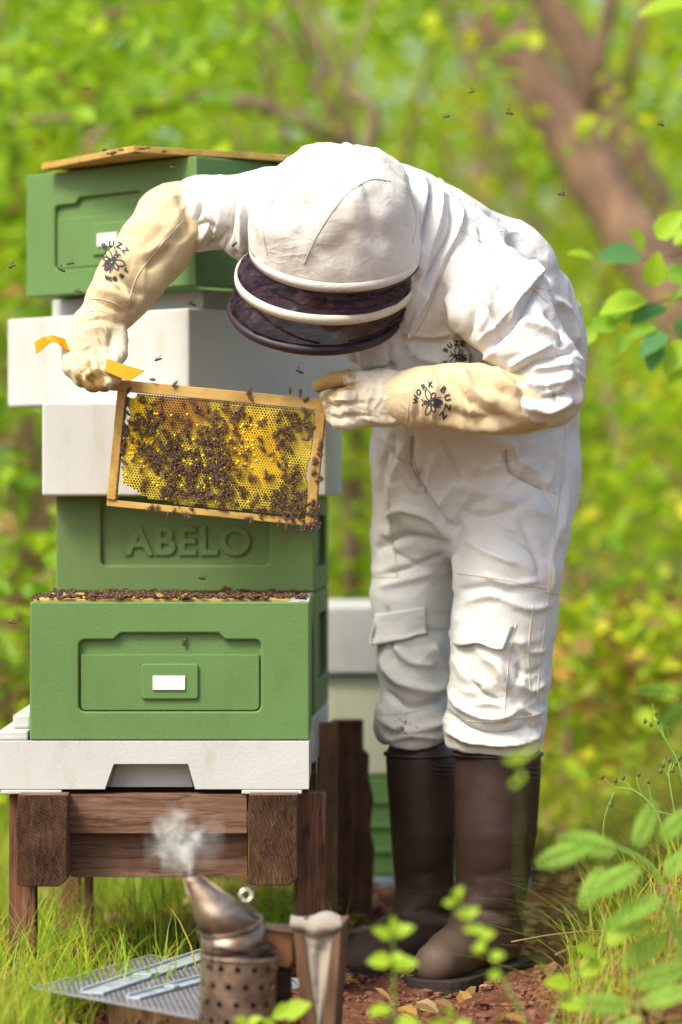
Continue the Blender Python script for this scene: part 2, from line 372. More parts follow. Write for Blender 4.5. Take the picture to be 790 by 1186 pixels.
def scatter_crumbs():
    N = 15000
    x = np.concatenate([rng.normal(.17, .22, N*2//3), rng.uniform(-1.0, 1.0, N-N*2//3)]); y = rng.uniform(4.5, 7.4, N)
    base = MB(); base.ell((0, 0, 0), (1, 1, 1), 5, 3); bv = np.array(base.v); bf = np.array([q if len(q) == 4 else q+(q[-1],) for q in base.f])
    s = rng.gamma(1.6, .0013, N)+.0012
    z = ground_z(x, y)+s*.3
    sh = np.stack([s*rng.uniform(.7, 1.6, N), s*rng.uniform(.7, 1.6, N), s*rng.uniform(.5, 1, N)], -1)
    jit = rng.normal(1, .18, (N, len(bv), 1))
    V = (bv[None]*sh[:, None]*jit+np.stack([x, y, z], -1)[:, None])
    tris = np.array([q for q in base.f if len(q) == 3]); quads = [q for q in base.f if len(q) == 4]
    tri = np.concatenate([tris, np.array([[q[0], q[1], q[2]] for q in quads]), np.array([[q[0], q[2], q[3]] for q in quads])])
    Fc = (tri[None]+(np.arange(N)*len(bv))[:, None, None]).reshape(-1, 3)
    o = link('soil_crumbs', npmesh('soil_crumbs', V.reshape(-1, 3), Fc, [M['crumb']], smooth=False)); tag(o, 'loose reddish brown soil crumbs scattered round the boots', 'soil', kind='stuff')
scatter_crumbs()
def leaf_cloud(C, size, mats, mi=None, up=.6, seg=False, fold=.25, aspect=.62, toward=None):
    """many small folded leaves; C (N,3) centres"""
    N = len(C); n = rng.normal(0, 1, (N, 3)); n[:, 2] = np.abs(n[:, 2])+up
    if toward is not None: n += np.array(toward)
    n /= np.linalg.norm(n, axis=1)[:, None]
    a = rng.normal(0, 1, (N, 3)); a[:, 2] -= .3; a -= n*(a*n).sum(1)[:, None]; a /= np.linalg.norm(a, axis=1)[:, None]
    b = np.cross(n, a); s = (np.asarray(size)*rng.uniform(.6, 1.35, N))[:, None]
    w = s*aspect*.5
    p0 = C-a*s*.5; p3 = C+a*s*.5-n*s*.08
    l1 = C-a*s*.18+b*w+n*w*fold; l2 = C+a*s*.2+b*w*.78+n*w*fold
    r1 = C-a*s*.18-b*w+n*w*fold; r2 = C+a*s*.2-b*w*.78+n*w*fold
    V = np.stack([p0, l1, l2, p3, r2, r1], 1).reshape(-1, 3); b0 = (np.arange(N)*6)[:, None]
    Q = np.concatenate([b0+np.array([[0, 3, 2, 1]]), b0+np.array([[0, 5, 4, 3]])])
    if mi is None: mi = rng.integers(0, len(mats), N)
    return V, Q, np.concatenate([mi, mi])
def foliage(name, C, size, mats, parent=None, mi=None, **k):
    V, Q, m = leaf_cloud(C, size, mats, mi, **k)
    return link(name, npmesh(name, V, Q, mats, m, smooth=False), parent)
def clumps(cs, per, spread, flat=.6):
    cs = np.asarray(cs); out = []
    for c in cs:
        n = int(per*rng.uniform(.6, 1.4)); sp = spread*rng.uniform(.6, 1.3)
        q = rng.normal(0, 1, (n, 3))*np.array([sp, sp, sp*flat]); out.append(c+q)
    return np.concatenate(out)
def ball(c, r, n):
    q = rng.normal(0, 1, (n, 3)); q /= np.linalg.norm(q, axis=1)[:, None]; q *= rng.uniform(.35, 1, (n, 1))**.5
    return np.array(c)+q*np.array(r)
def bend(a, b, sag, n=7):
    a = np.array(a, float); b = np.array(b, float); sag = np.array(sag, float)
    return [a+(b-a)*t+sag*math.sin(math.pi*t) for t in np.linspace(0, 1, n)]
def tree(label, trunk_pts, r0, r1, crown_c, crown_r, nclump, per, leaf=.075, mats='AB', bark='bark', cat='tree', name='tree', group=None, spread=.22, limbs=3):
    bp = Vector(trunk_pts[0]); root = empty(name, bp, label=label, cat=cat, group=group)
    L = np.array(trunk_pts)-np.array(bp); k = len(L)
    # resample trunk smoothly
    pts = []
    for i in range(k-1):
        for t in np.linspace(0, 1, 6, endpoint=False):
            p0, p1, p2, p3 = L[max(i-1, 0)], L[i], L[i+1], L[min(i+2, k-1)]
            pts.append(.5*((2*p1)+(-p0+p2)*t+(2*p0-5*p1+4*p2-p3)*t*t+(-p0+3*p1-3*p2+p3)*t**3))
    pts.append(L[-1]); n = len(pts)
    mb = MB(); mb.tube(pts, [(r0+(r1-r0)*i/(n-1))*(1+.07*math.sin(i*2.1)) for i in range(n)], 12)
    mb.build('trunk', M[bark], root, smooth=True)
    cs = ball(np.array(crown_c)-np.array(bp), crown_r, nclump)
    for i in range(limbs):
        s = pts[int(n*(.35+.6*i/max(1, limbs)))]; e = cs[rng.integers(0, len(cs))]
        lb = MB(); q = bend(s, e, (rng.normal(0, .08), rng.normal(0, .08), .12)); lb.tube(q, [r1*.38*(1-.8*t)+.003 for t in np.linspace(0, 1, 7)], 7)
        lb.build('limb', M[bark], root, smooth=True)
    C = clumps(cs, per, spread)
    foliage('crown', C, leaf, [M['leaf'+m] for m in mats], root)
    return root
# leaning trunks, top right, and their neighbours; Y is the distance from the lens
def wp(px, py, Y): return P(px, py, Y)
def to_ground(p, q, Y):       # extend line p->q in the image down to the ground
    pass
def build_forest():
    # three leaning trunks seen across the upper right
    t1 = [np.array([1.75, 10.2, 0]), wp(930, 640, 10.4), wp(800, 380, 10.6), wp(700, 225, 10.7), wp(610, 75, 10.8), wp(520, -90, 11), wp(430, -260, 11.2)]
    tree('thick brown trunk leaning left behind the beekeeper\'s back', t1, .12, .075, t1[-1]+np.array([0, 0, .5]), (1.8, 1.4, .9), 60, 26, group='leaning trees behind the beekeeper', mats='AB')
    t2 = [np.array([2.05, 11.4, 0]), wp(900, 560, 11.5), wp(800, 330, 11.7), wp(735, 190, 11.8), wp(672, 60, 12), wp(610, -60, 12.2), wp(540, -220, 12.4)]
    tree('slimmer dark trunk leaning left just right of the thick one', t2, .085, .055, t2[-1]+np.array([.3, 0, .5]), (1.7, 1.4, .9), 55, 26, group='leaning trees behind the beekeeper', mats='AC')
    t3 = [np.array([1.35, 12.6, 0]), wp(790, 660, 12.8), wp(735, 540, 12.9), wp(685, 420, 13), wp(640, 320, 13.1), wp(560, 120, 13.3), wp(500, -80, 13.5)]
    tree('pale thin trunk leaning left low beside the beekeeper\'s elbow', t3, .045, .030, t3[-1]+np.array([0, 0, .6]), (1.5, 1.2, .9), 45, 24, bark='barkp', group='leaning trees behind the beekeeper', mats='CA')
    # tree whose arched branch crosses above the hives
    b1 = [np.array([-.55, 9.6, 0]), np.array([-.5, 9.5, .8]), wp(425, 180, 9.4), wp(385, 90, 9.4), wp(330, -40, 9.4), wp(300, -200, 9.5)]
    r = tree('slender tree with a pale arched branch above the hives', b1, .026, .016, np.array([-.2, 9.6, 3.0]), (1.4, .8, .8), 50, 26, bark='barkp', mats='AB')
    bp = np.array(b1[0])
    mb = MB(); mb.tube([wp(*q)-bp for q in ((430, 190, 9.4), (370, 150, 9.35), (300, 122, 9.3), (220, 112, 9.2), (165, 122, 9.2), (120, 150, 9.1), (80, 190, 9.1))], [.022, .022, .026, .028, .024, .018, .010], 8)
    mb.build('branch', M['barkp'], r, smooth=True)
    mb = MB(); mb.tube([wp(*q)-bp for q in ((165, 122, 9.2), (110, 132, 9.1), (60, 138, 9.1), (10, 140, 9.1))], [.018, .014, .012, .008], 8)
    mb.build('branch', M['barkp'], r, smooth=True)
    b2 = [np.array([.05, 10.9, 0]), np.array([.05, 10.9, .9]), wp(405, 230, 10.9), wp(385, 130, 10.9), wp(340, 60, 10.9), wp(270, -10, 10.9), wp(200, -90, 10.9)]
    tree('thin dark tree forking left above the beekeeper\'s hood', b2, .030, .020, np.array([-.5, 11.2, 3.2]), (1.4, .9, .8), 50, 26, mats='BA')
    t9 = [np.array([2.25, 9.2, gz(2.25, 9.2)]), np.array([2.2, 9.2, 1.0]), np.array([1.9, 9.2, 2.3]), wp(800, -60, 9.2)]
    tree('leafy young tree hanging its bright leaves before the leaning trunks', t9, .035, .016, wp(705, 70, 9.2), (.50, .35, .38), 7, 16, mats='CA', leaf=.07, spread=.10)
    # thin dark saplings that show as streaks through the leaves
    for i, (pa, pb, pc, Y, lab) in enumerate([((20, 900), (45, 640), (30, 380), 8.9, 'thin brown sapling stem low at the left edge'), ((10, 760), (14, 560), (50, 330), 9.3, 'second thin stem at the left edge behind the cream box'), ((90, 200), (120, 60), (190, -60), 10.2, 'thin dark stem leaning right at the upper left'),
            ((330, 160), (300, 60), (250, -40), 9.8, 'thin dark stem leaning left above the crown board'), ((410, 170), (398, 70), (350, -30), 10.0, 'thin dark stem rising behind the white hood'), ((470, 170), (500, 60), (560, -60), 11.4, 'thin stem crossing the gap left of the leaning trunks'),
            ((700, 900), (690, 700), (640, 480), 9.6, 'thin pale stem slanting behind the trousers at right'), ((760, 860), (740, 640), (700, 440), 9.9, 'pale slanting stem at the lower right edge'), ((655, 880), (662, 760), (650, 640), 9.0, 'short dark stem beside the right trouser leg'), ((400, 820), (404, 660), (398, 520), 9.2, 'dark stem in the gap between the hives and the beekeeper')]):
        a, b, c = wp(*pa, Y), wp(*pb, Y), wp(*pc, Y); g0 = np.array([a[0]+(a[0]-b[0])*.3, Y, gz(a[0], Y)-.02])
        root = empty('sapling', tuple(g0), label=lab, cat='sapling'); pts = [np.array([0, 0, 0]), a-g0, b-g0, c-g0]
        if a[2] > 1.4: pts = [np.array([0, 0, 0]), (a-g0)*np.array([.7, 1, .5]), a-g0, b-g0, c-g0]
        mb = MB(); q = [tuple(x) for x in np.array(pts)]; mb.tube(q, [.022, .018, .014, .010, .008][:len(q)], 7); mb.build('stem', M['bark' if i < 6 or i > 7 else 'barkp'], root, smooth=True)
        foliage('leaves', clumps(np.array([c-g0, (b+c)/2-g0, b-g0]), 16, .16), .07, [M['leafA'], M['leafB']], root)
    # upright stems left of the hives
    for i, (x, y, l) in enumerate([(-1.15, 8.6, 'upright brown stem at the left edge of the picture'), (-1.75, 10.5, 'leafy young tree far left behind the hives'), (-.95, 12.5, 'young tree behind the gap left of the stacked hives')]):
        tr = [np.array([x, y, 0]), np.array([x+.05, y, 1.0]), np.array([x-.06, y, 2.0]), np.array([x+.12, y, 3.3])]
        tree(l, tr, .05, .025, np.array([x, y, 2.3]), (1.0, .9, 1.1), 70, 26, mats='AB', leaf=.08)
    for i, (x, y, l) in enumerate([(.75, 15.5, 'pale green tree far behind the beekeeper\'s shoulder'), (2.3, 15.8, 'tall bright tree in the far right background'), (-.4, 17, 'distant bright tree behind the hood'), (-2.2, 16.5, 'distant tree at the far left'), (1.5, 20, 'hazy far tree right of the leaning trunks'), (.1, 22, 'far pale tree in the middle distance'), (-1.6, 23, 'far pale tree behind the arched branch'), (3.2, 23, 'far tree beyond the right edge')]):
        tr = [np.array([x, y, .1]), np.array([x+.1, y, 1.3]), np.array([x-.1, y, 2.8]), np.array([x+.1, y, 4.6])]
        tree(l, tr, .07, .03, np.array([x, y, 3.0]), (1.7, 1.2, 2.2), 120, 30, mats='ACA' if i % 2 else 'CAB', leaf=.10, spread=.26)
    # shrubs
    sh = [(-1.05, 7.6, .9, .45, 'BAE', 'dark green shrub at the left edge beside the lower hive'),
          (-1.0, 8.6, 1.9, .55, 'AABE', 'bright leafy shrub left of the stacked hives'),
          (-.75, 10.3, 2.4, .8, 'AAC', 'broad hazel bush behind the top green box'),
          (.15, 9.6, 1.5, .7, 'AAC', 'yellow green shrub between the hives and the beekeeper'),
          (.55, 11.6, 2.2, .9, 'AC', 'sunny bush behind the beekeeper\'s back'),
          (1.25, 9.2, 1.0, .5, 'ACAB', 'low yellow green bush right of the beekeeper\'s knees'),
          (1.55, 10.9, 1.5, .7, 'AC', 'sunlit bush at the right edge'),
          (2.2, 13.5, 2.2, 1.0, 'CA', 'big pale bush at the far right'),
          (-1.9, 13.5, 2.4, 1.1, 'AB', 'big bush at the far left'),
          (-.2, 14, 2.0, 1.0, 'AC', 'wide bush in the shade behind the hood'),
          (.85, 8.3, .40, .3, 'ACE', 'small low shrub behind the boots'),
          (1.0, 14.2, 1.6, 1.1, 'CA', 'spreading bush between the leaning trunks')]
    for x, y, h, r_, ms, lab in sh:
        root = empty('shrub', (x, y, gz(x, y)), label=lab, cat='shrub')
        mb = MB()
        for k in range(6):
            a = rng.uniform(0, 6.28); mb.tube(bend((0, 0, 0), (math.cos(a)*r_*.7, math.sin(a)*r_*.6, h*rng.uniform(.6, .95)), (0, 0, .1)), [.012*(1-.7*t)+.003 for t in np.linspace(0, 1, 7)], 6)
        mb.build('stem', M['twig'], root, smooth=True)
        cs = ball((0, 0, h*.55), (r_, r_*.9, h*.5), int(24+38*r_*h))
        foliage('leaves', clumps(cs, 20, .13), .07, [M['leaf'+m] for m in ms], root)
    # far wood that reads as one mass
    C = []
    for k in range(190):
        C.append((rng.uniform(-9, 9), rng.uniform(26, 32), rng.uniform(.3, 7.5)))
    C = clumps(np.array(C), 45, .45)
    o = foliage('far_woodland', C, .22, [M['leafA'], M['leafC'], M['leafB']]); tag(o, 'far bright woodland closing the view behind the trees', 'woodland', kind='stuff')
    # low herbs and brown leaves
    N = 9000; x = rng.uniform(-2.4, 2.6, N); y = 7.2+rng.gamma(2.0, 1.6, N); z = ground_z(x, y)+np.abs(rng.normal(0, .12, N))
    mi = rng.choice(4, N, p=[.32, .34, .10, .24])
    o = foliage('undergrowth', np.stack([x, y, z], -1), .06, [M['leafA'], M['leafC'], M['leafB'], M['leafE']], mi=mi, up=1.0); tag(o, 'low mixed undergrowth on the forest floor behind the hives', 'undergrowth', kind='stuff')
    N = 5200; x = rng.uniform(-.9, 1.4, N); y = rng.uniform(4.6, 9, N); z = ground_z(x, y)+.008+np.abs(rng.normal(0, .008, N))
    keep = ~((np.abs(x-.15) < .25) & (y < 5.9) & (rng.random(N) < .8)); x, y, z = x[keep], y[keep], z[keep]
    mi = rng.choice(3, len(x), p=[.55, .3, .15])
    o = foliage('leaf_litter', np.stack([x, y, z], -1), .035, [M['leafE'], M['dry'], M['crumb']], mi=mi, up=2.0); tag(o, 'fallen brown leaves and straw bits on the soil', 'leaf litter', kind='stuff')
build_forest()
# ------------------------------------------------------------------ grass
def blades(x, y, h, wd, lean, seg=4):
    N = len(x); z = ground_z(x, y)-.004; a = rng.uniform(0, 2*np.pi, N); d = np.stack([np.cos(a), np.sin(a), np.zeros(N)], -1)
    p = np.stack([-np.sin(a), np.cos(a), np.zeros(N)], -1); V = []
    b = np.stack([x, y, z], -1)
    for i in range(seg+1):
        t = i/seg; c = b+d*(lean*h*t**2.0)[:, None]; c[:, 2] += h*(t-.35*lean*t**2.2)
        ww = (wd*(1-t)**.6*.5)[:, None]
        V += [c-p*ww, c+p*ww]
    V = np.stack(V, 1).reshape(-1, 3); b0 = (np.arange(N)*(2*(seg+1)))[:, None]
    Q = np.concatenate([b0+np.array([[2*i, 2*i+1, 2*i+3, 2*i+2]]) for i in range(seg)])
    return V, Q
def grass(name, label, x, y, h, w_, lean, mats, probs):
    V, Q = blades(x, y, h, w_, lean); mi = rng.choice(len(mats), len(x), p=probs); mi = np.tile(mi, 4)
    o = link(name, npmesh(name, V, Q, [M[m] for m in mats], mi, smooth=True)); tag(o, label, 'grass', kind='stuff')
def build_grass():
    def tuft(nc, xr, yr, per, sp):
        cx = rng.uniform(*xr, nc); cy = rng.uniform(*yr, nc); n = per
        return (np.repeat(cx, n)+rng.normal(0, sp, nc*n)), (np.repeat(cy, n)+rng.normal(0, sp, nc*n))
    x, y = tuft(150, (-1.0, -.06), (5.05, 7.6), 36, .045); k = ~((x > -.12) & (y < 5.6)); x, y = x[k], y[k]; n = len(x)
    grass('grass', 'fresh long grass growing under and behind the hive stand', x, y, rng.uniform(.05, .20, n), rng.uniform(.002, .0045, n), rng.uniform(.1, 1.1, n), ['grass', 'grass2', 'leafB'], [.66, .22, .12])
    x, y = tuft(26, (-.62, -.42), (4.75, 5.2), 26, .035); n = len(x)
    grass('grass', 'grass tufts round the tray at the lower left corner', x, y, rng.uniform(.06, .16, n), rng.uniform(.002, .004, n), rng.uniform(.2, 1.2, n), ['grass', 'grass2', 'dry'], [.6, .3, .1])
    x, y = tuft(380, (.30, 1.25), (4.7, 7.6), 26, .055); k = (x-.33-(y-4.8)*.10 > 0); x, y = x[k], y[k]; n = len(x)
    grass('grass', 'arching grass on the bank right of the boots', x, y, rng.gamma(4, .028, n)+.03, rng.uniform(.0012, .0034, n), rng.uniform(.3, 1.6, n), ['grass', 'grass2', 'dry'], [.55, .33, .12])
    x, y = tuft(240, (-2.2, 2.4), (7.0, 13), 26, .08); n = len(x)
    grass('grass', 'blurred rough grass on the woodland floor farther back', x, y, rng.uniform(.06, .26, n), rng.uniform(.004, .009, n), rng.uniform(.2, 1.2, n), ['grass', 'grass2', 'dry'], [.45, .4, .15])
build_grass()
# ------------------------------------------------------------------ hive boxes
def rounded(pts, r, n=5):
    """closed polygon with rounded corners; r one radius or one per corner"""
    out = []; k = len(pts); rr = r if hasattr(r, '__len__') else [r]*k
    for i in range(k):
        p = Vector(pts[i]); a = Vector(pts[i-1]); b = Vector(pts[(i+1) % k]); rad = rr[i]
        u = (a-p).normalized(); v = (b-p).normalized(); ang = u.angle(v)
        if rad <= 0 or abs(ang-math.pi) < .01: out.append(tuple(p)); continue
        t = min(rad/math.tan(ang/2), .45*(a-p).length, .45*(b-p).length); p0 = p+u*t; p1 = p+v*t
        for j in range(n+1):
            s = j/n; q = (p0*(1-s)**2+p*2*s*(1-s)+p1*s*s); out.append((q.x, q.y))
    return out
def boolean(base, cutters, name, mats, bevel=.003, seg=3, ang=35):
    """cut closed meshes out of a closed mesh, bevel, bake into one clean mesh"""
    tmp = []
    o = base.build('tmp', mats); tmp.append(o)
    for c in cutters:
        co = c.build('tmp', mats); tmp.append(co)
        md = o.modifiers.new('b', 'BOOLEAN'); md.operation = 'DIFFERENCE'; md.object = co; md.solver = 'EXACT'
    md = o.modifiers.new('v', 'BEVEL'); md.width = bevel; md.segments = seg; md.limit_method = 'ANGLE'; md.angle_limit = R(ang); md.use_clamp_overlap = True
    dg = bpy.context.evaluated_depsgraph_get(); dg.update()
    me = bpy.data.meshes.new_from_object(o.evaluated_get(dg)); me.name = name
    for t in tmp: bpy.data.objects.remove(t)
    return me
def box_mesh(name, W, D, H, mat, recess=None, side=None, hollow=True, extra=None, bevel=.003):
    """hive box: x centred, front face at y=0, bottom z=0; recess = outline in (x,z) on the front face"""
    b = MB(); b.box((-W/2, 0, 0), (W/2, D, H)); cut = []
    if hollow:
        c = MB(); c.box((-W/2+.035, .035, -.02), (W/2-.035, D-.035, H+.02)); cut.append(c)
    for (ol, dep) in (recess or []):
        c = MB(); c.prism(ol, -.02, dep); cut.append(c)
    for (ol, dep) in (side or []):     # outline in (y,z) on the right face
        c = MB(); n = len(ol)
        v = [(W/2-dep, y, z) for y, z in ol]+[(W/2+.02, y, z) for y, z in ol]
        c.add(v, [tuple(range(n)), tuple(range(2*n-1, n-1, -1))]+[(i, i+n, (i+1) % n+n, (i+1) % n) for i in range(n)]); cut.append(c)
    if extra: cut += extra
    return boolean(b, cut, name, [M[mat]], bevel)
def handle_outline(W, H, x0=.175, x1=.827, n0=.30, n1=.70, zb=.205, zt=.70, zn=.775, r=.012):
    X = lambda t: (t-.5)*W
    return rounded([(X(x0), zb*H), (X(x1), zb*H), (X(x1), zt*H+.006), (X(n1), zt*H+.006), (X(n1)-.012, zn*H), (X(n0)+.012, zn*H), (X(n0), zt*H+.006), (X(x0), zt*H+.006)], [r, r, r, .004, .008, .008, .004, r])
def hive_box(root_loc, rz, W, D, H, mat, label, card=True, side_recess=False, name='hive_box', group=None, text=None, recess=True):
    root = empty(name, root_loc, rz, label=label, cat='hive box', group=group)
    rec = []; o1 = handle_outline(W, H)
    if recess == 'plain':
        X = lambda t: (t-.5)*W
        o1 = rounded([(X(.175), .27*H), (X(.83), .27*H), (X(.83), .98*H), (X(.175), .98*H)], .012)
    if recess: rec.append((o1, .010))
    sd = None
    if side_recess:
        sd = [(rounded([(D*.2, .25*H), (D*.82, .25*H), (D*.82, .80*H), (D*.2, .80*H)], .02), .012)]
    me = box_mesh('box_body', W, D, H, mat, rec, sd)
    link('box_body', me, root)
    X = lambda t: (t-.5)*W
    if recess is True:
        # sloping finger grip: the strip above the crease runs deeper, so the lower field stands proud of it
        mb = MB(); zc = .617*H
        lo = rounded([(X(.182), .213*H), (X(.82), .213*H), (X(.82), zc), (X(.182), zc)], [.010, .010, .0, .0])
        mb.prism(lo, .0048, .0115); mb.build('grip_panel', M[mat], root, bevel=.0012)
    if card:
        mb = MB(); mb.prism(rounded([(X(.399), .295*H), (X(.602), .295*H), (X(.602), .552*H), (X(.399), .552*H)], .006), -.0005, .006)
        mb.build('card_holder', M[mat], root, bevel=.002)
        mb = MB(); mb.box((X(.440), -.0035, .362*H), (X(.556), .001, .465*H)); mb.build('name_card', M['card'], root, bevel=.0006)
    if text:
        word, tx, tz, th, ex = text
        cu = bpy.data.curves.new('raised_word', 'FONT'); cu.body = word; cu.size = th/.70; cu.extrude = .0022; cu.bevel_depth = .0011; cu.bevel_resolution = 2; cu.offset = .0012; cu.space_character = 1.10
        cu.align_x = 'CENTER'; to = bpy.data.objects.new('tmp', cu); COL.objects.link(to)
        dg = bpy.context.evaluated_depsgraph_get(); dg.update(); me = bpy.data.meshes.new_from_object(to.evaluated_get(dg)); bpy.data.objects.remove(to)
        wd = max(v.co.x for v in me.vertices)-min(v.co.x for v in me.vertices)
        for v in me.vertices: v.co = (tx+v.co.x*ex/wd, .0085-v.co.z, tz+v.co.y)
        me.materials.clear(); me.materials.append(M[mat]); link('raised_lettering', me, root)
    return root
# front hive (face 5.30 m from the lens)
YF = 5.30
fw = S(324, YF); fz0 = P(0, 857, YF)[2]; fz1 = P(0, 697, YF)[2]; fx = P(196.5, 0, YF)[0]
front = hive_box((fx, YF, fz0), 0, fw, .42, fz1-fz0, 'green', 'green hive box with a small white card, open on top and covered in bees', name='hive_box')
mb = MB(); mb.box((fw/2-.036, .004, fz1-fz0-.004), (fw/2-.001, .416, fz1-fz0+.0008)); mb.build('edge_strip', M['white'], front, bevel=.0006)
# its frames
for i in range(8):
    x0 = P(38, 0, YF)[0]; x1 = fx+fw/2-.034
    mb = MB(); mb.box((x0, -.010, -.012), (x1, .012, .0)); y = YF+.022+i*.047
    mb2 = mb.build('comb_bar', M['pale_wood'] if i % 2 else M['pale_wood'], None, loc=(0, y, fz1+.004), bevel=.001)
    mb2.scale = (1, 1, 1); tag(mb2, ['frame top bar nearest the front face of the open green box', 'second frame top bar from the front in the open green box', 'third frame top bar from the front in the open green box', 'fourth frame top bar from the front in the open green box', 'fourth frame top bar from the back in the open green box', 'third frame top bar from the back in the open green box', 'second frame top bar from the back in the open green box', 'rearmost frame top bar in the open green box'][i], 'hive frame', 'frames in the open green box')
# front floor with notch
fl_z1 = fz0-.0015; fl_z0 = P(0, 914, YF)[2]; flx0 = P(-2, 0, YF)[0]; flx1 = P(358, 0, YF)[0]
def floor_piece():
    root = empty('hive_floor', ((flx0+flx1)/2, YF-.004, fl_z0), label='pale grey hive floor with a notched entrance under the front green box', cat='hive floor')
    W = flx1-flx0; H = fl_z1-fl_z0; b = MB(); b.box((-W/2, 0, 0), (W/2, .45, H))
    mx = root.location.x; X = lambda px: P(px, 0, YF)[0]-mx
    c = MB(); c.prism([(X(122), -.02), (X(226), -.02), (X(226), .001), (X(218), H*.52), (X(132), H*.52), (X(122), .001)], -.02, .05)
    link('floor_body', boolean(b, [c], 'floor_body', [M['white']], .0025), root)
    mb = MB(); mb.prism([(X(126), .0), (X(222), .0), (X(216), H*.5), (X(134), H*.5)], .045, .056); mb.build('entrance_slope', M['white'], root)
    for a, b_ in ((1, 72), (280, 350)):
        mb = MB(); mb.box((X(a), .0, -.008), (X(b_), .43, -.0005)); mb.build('foot', M['white'], root, bevel=.002)
    mb = MB(); mb.box((X(-3), .01, H+.0005), (X(32), .40, H+.016)); mb.build('side_ledge', M['white'], root, bevel=.003)
    mb = MB(); mb.box((X(11), .06, H+.016), (X(31.5), .38, H+.040)); mb.build('side_block', M['white'], root, bevel=.004)
floor_piece()
# back hive, turned a few degrees
YB = 5.76; rb = R(-3.2); bx = P(214, 0, YB)[0]
def zat(py, Y): return P(0, py, Y)[2]
zb_mid = zat(686, YB); zb_top = zat(575, YB); Wb = S(300, YB)
zb_bot = zat(828, YB)
def back_loc(z, dx=0, dy=0): return (bx+dx, YB+dy, z)
hive_box(back_loc(zb_mid+.001), rb, Wb, .42, zb_top-zb_mid-.001, 'green2', 'sage green hive box with ABELO in raised letters under the white roof', card=False, side_recess=True, text=('ABELO', .006, .068, .049, S(147, YB)), recess='plain')
hive_box(back_loc(zb_bot+.001), rb, Wb*1.005, .42, zb_mid-zb_bot-.001, 'green2', 'lower sage green hive box of the rear hive, mostly hidden by the front hive', card=False, side_recess=True)
mb = MB(); mb.box((-Wb/2-.01, -.01, 0), (Wb/2+.001, .43, .085)); 
o = mb.build('hive_floor', M['white'], None, bevel=.004, loc=back_loc(zb_bot-.086), rot=(0, 0, rb)); tag(o, 'pale hive floor of the rear hive showing at the front hive\'s right edge', 'hive floor')
# white roof
W = S(331, 5.70); zr0 = zb_top; zr1 = zat(466, 5.70)
def roof():
    b = MB(); b.box((-W/2, 0, 0), (W/2, .50, zr1-zr0)); c = MB(); c.box((-W/2+.03, .03, -.01), (W/2-.03, .47, .02))
    o = link('hive_roof', boolean(b, [c], 'hive_roof', [M['white']], .005, 4), None, loc=(P(213, 0, 5.7)[0], 5.70, zr0+.001), rot=(0, 0, rb))
    tag(o, 'deep white polystyrene hive roof on the box with ABELO lettering', 'hive roof')
roof()
# stack standing turned 45 degrees on the roof
rt = R(-46)
def corner_box(corner_px, Yc, w, d): # location of the box origin (front-left face centre) so its nearest corner stands at the pixel
    c = Vector(((corner_px-CX)*Yc/F, Yc, 0)); 
    # local right-front corner (w/2,0) -> world
    rot = Matrix.Rotation(rt, 3, 'Z'); return c-rot @ Vector((w/2, 0, 0))
def face_w(cpx, Yc, tpx):
    k = (tpx-CX)/F; return ((cpx-CX)*Yc/F-k*Yc)/(math.cos(rt)+k*math.sin(-rt))
wl = face_w(218, 5.69, 8)
p = corner_box(218, 5.69, wl*1.0, .42); z1 = zat(356, 5.69)
b = MB(); b.box((-wl/2, 0, 0), (wl/2, .42, z1-zr1-.002)); c = MB(); c.box((-wl/2+.03, .03, -.01), (wl/2-.03, .39, .02))
o = link('cream_box', boolean(b, [c], 'cream_box', [M['white']], .005, 4), None, loc=(p.x, p.y, zr1+.0015), rot=(0, 0, rt)); tag(o, 'pale cream polystyrene box standing cornerwise on the white roof', 'hive box')
wl2 = face_w(235, 5.77, 60); p = corner_box(235, 5.77, wl2, .36); z2 = zat(332, 5.70)
b = MB(); b.box((-wl2/2, 0, 0), (wl2/2, .36, z2-z1-.001))
o = b.build('spacer_board', M['white'], None, loc=(p.x, p.y, z1+.0005), rot=(0, 0, rt), bevel=.003); tag(o, 'thin pale grey spacer between the cream box and the top green box', 'spacer')
wl3 = face_w(227, 5.66, 30); p = corner_box(227, 5.66, wl3, .44); z3 = zat(180, 5.66)
hive_box((p.x, p.y, z2+.0005), rt, wl3, .44, z3-z2-.001, 'green', 'top green hive box turned cornerwise, white card half behind the raised arm')
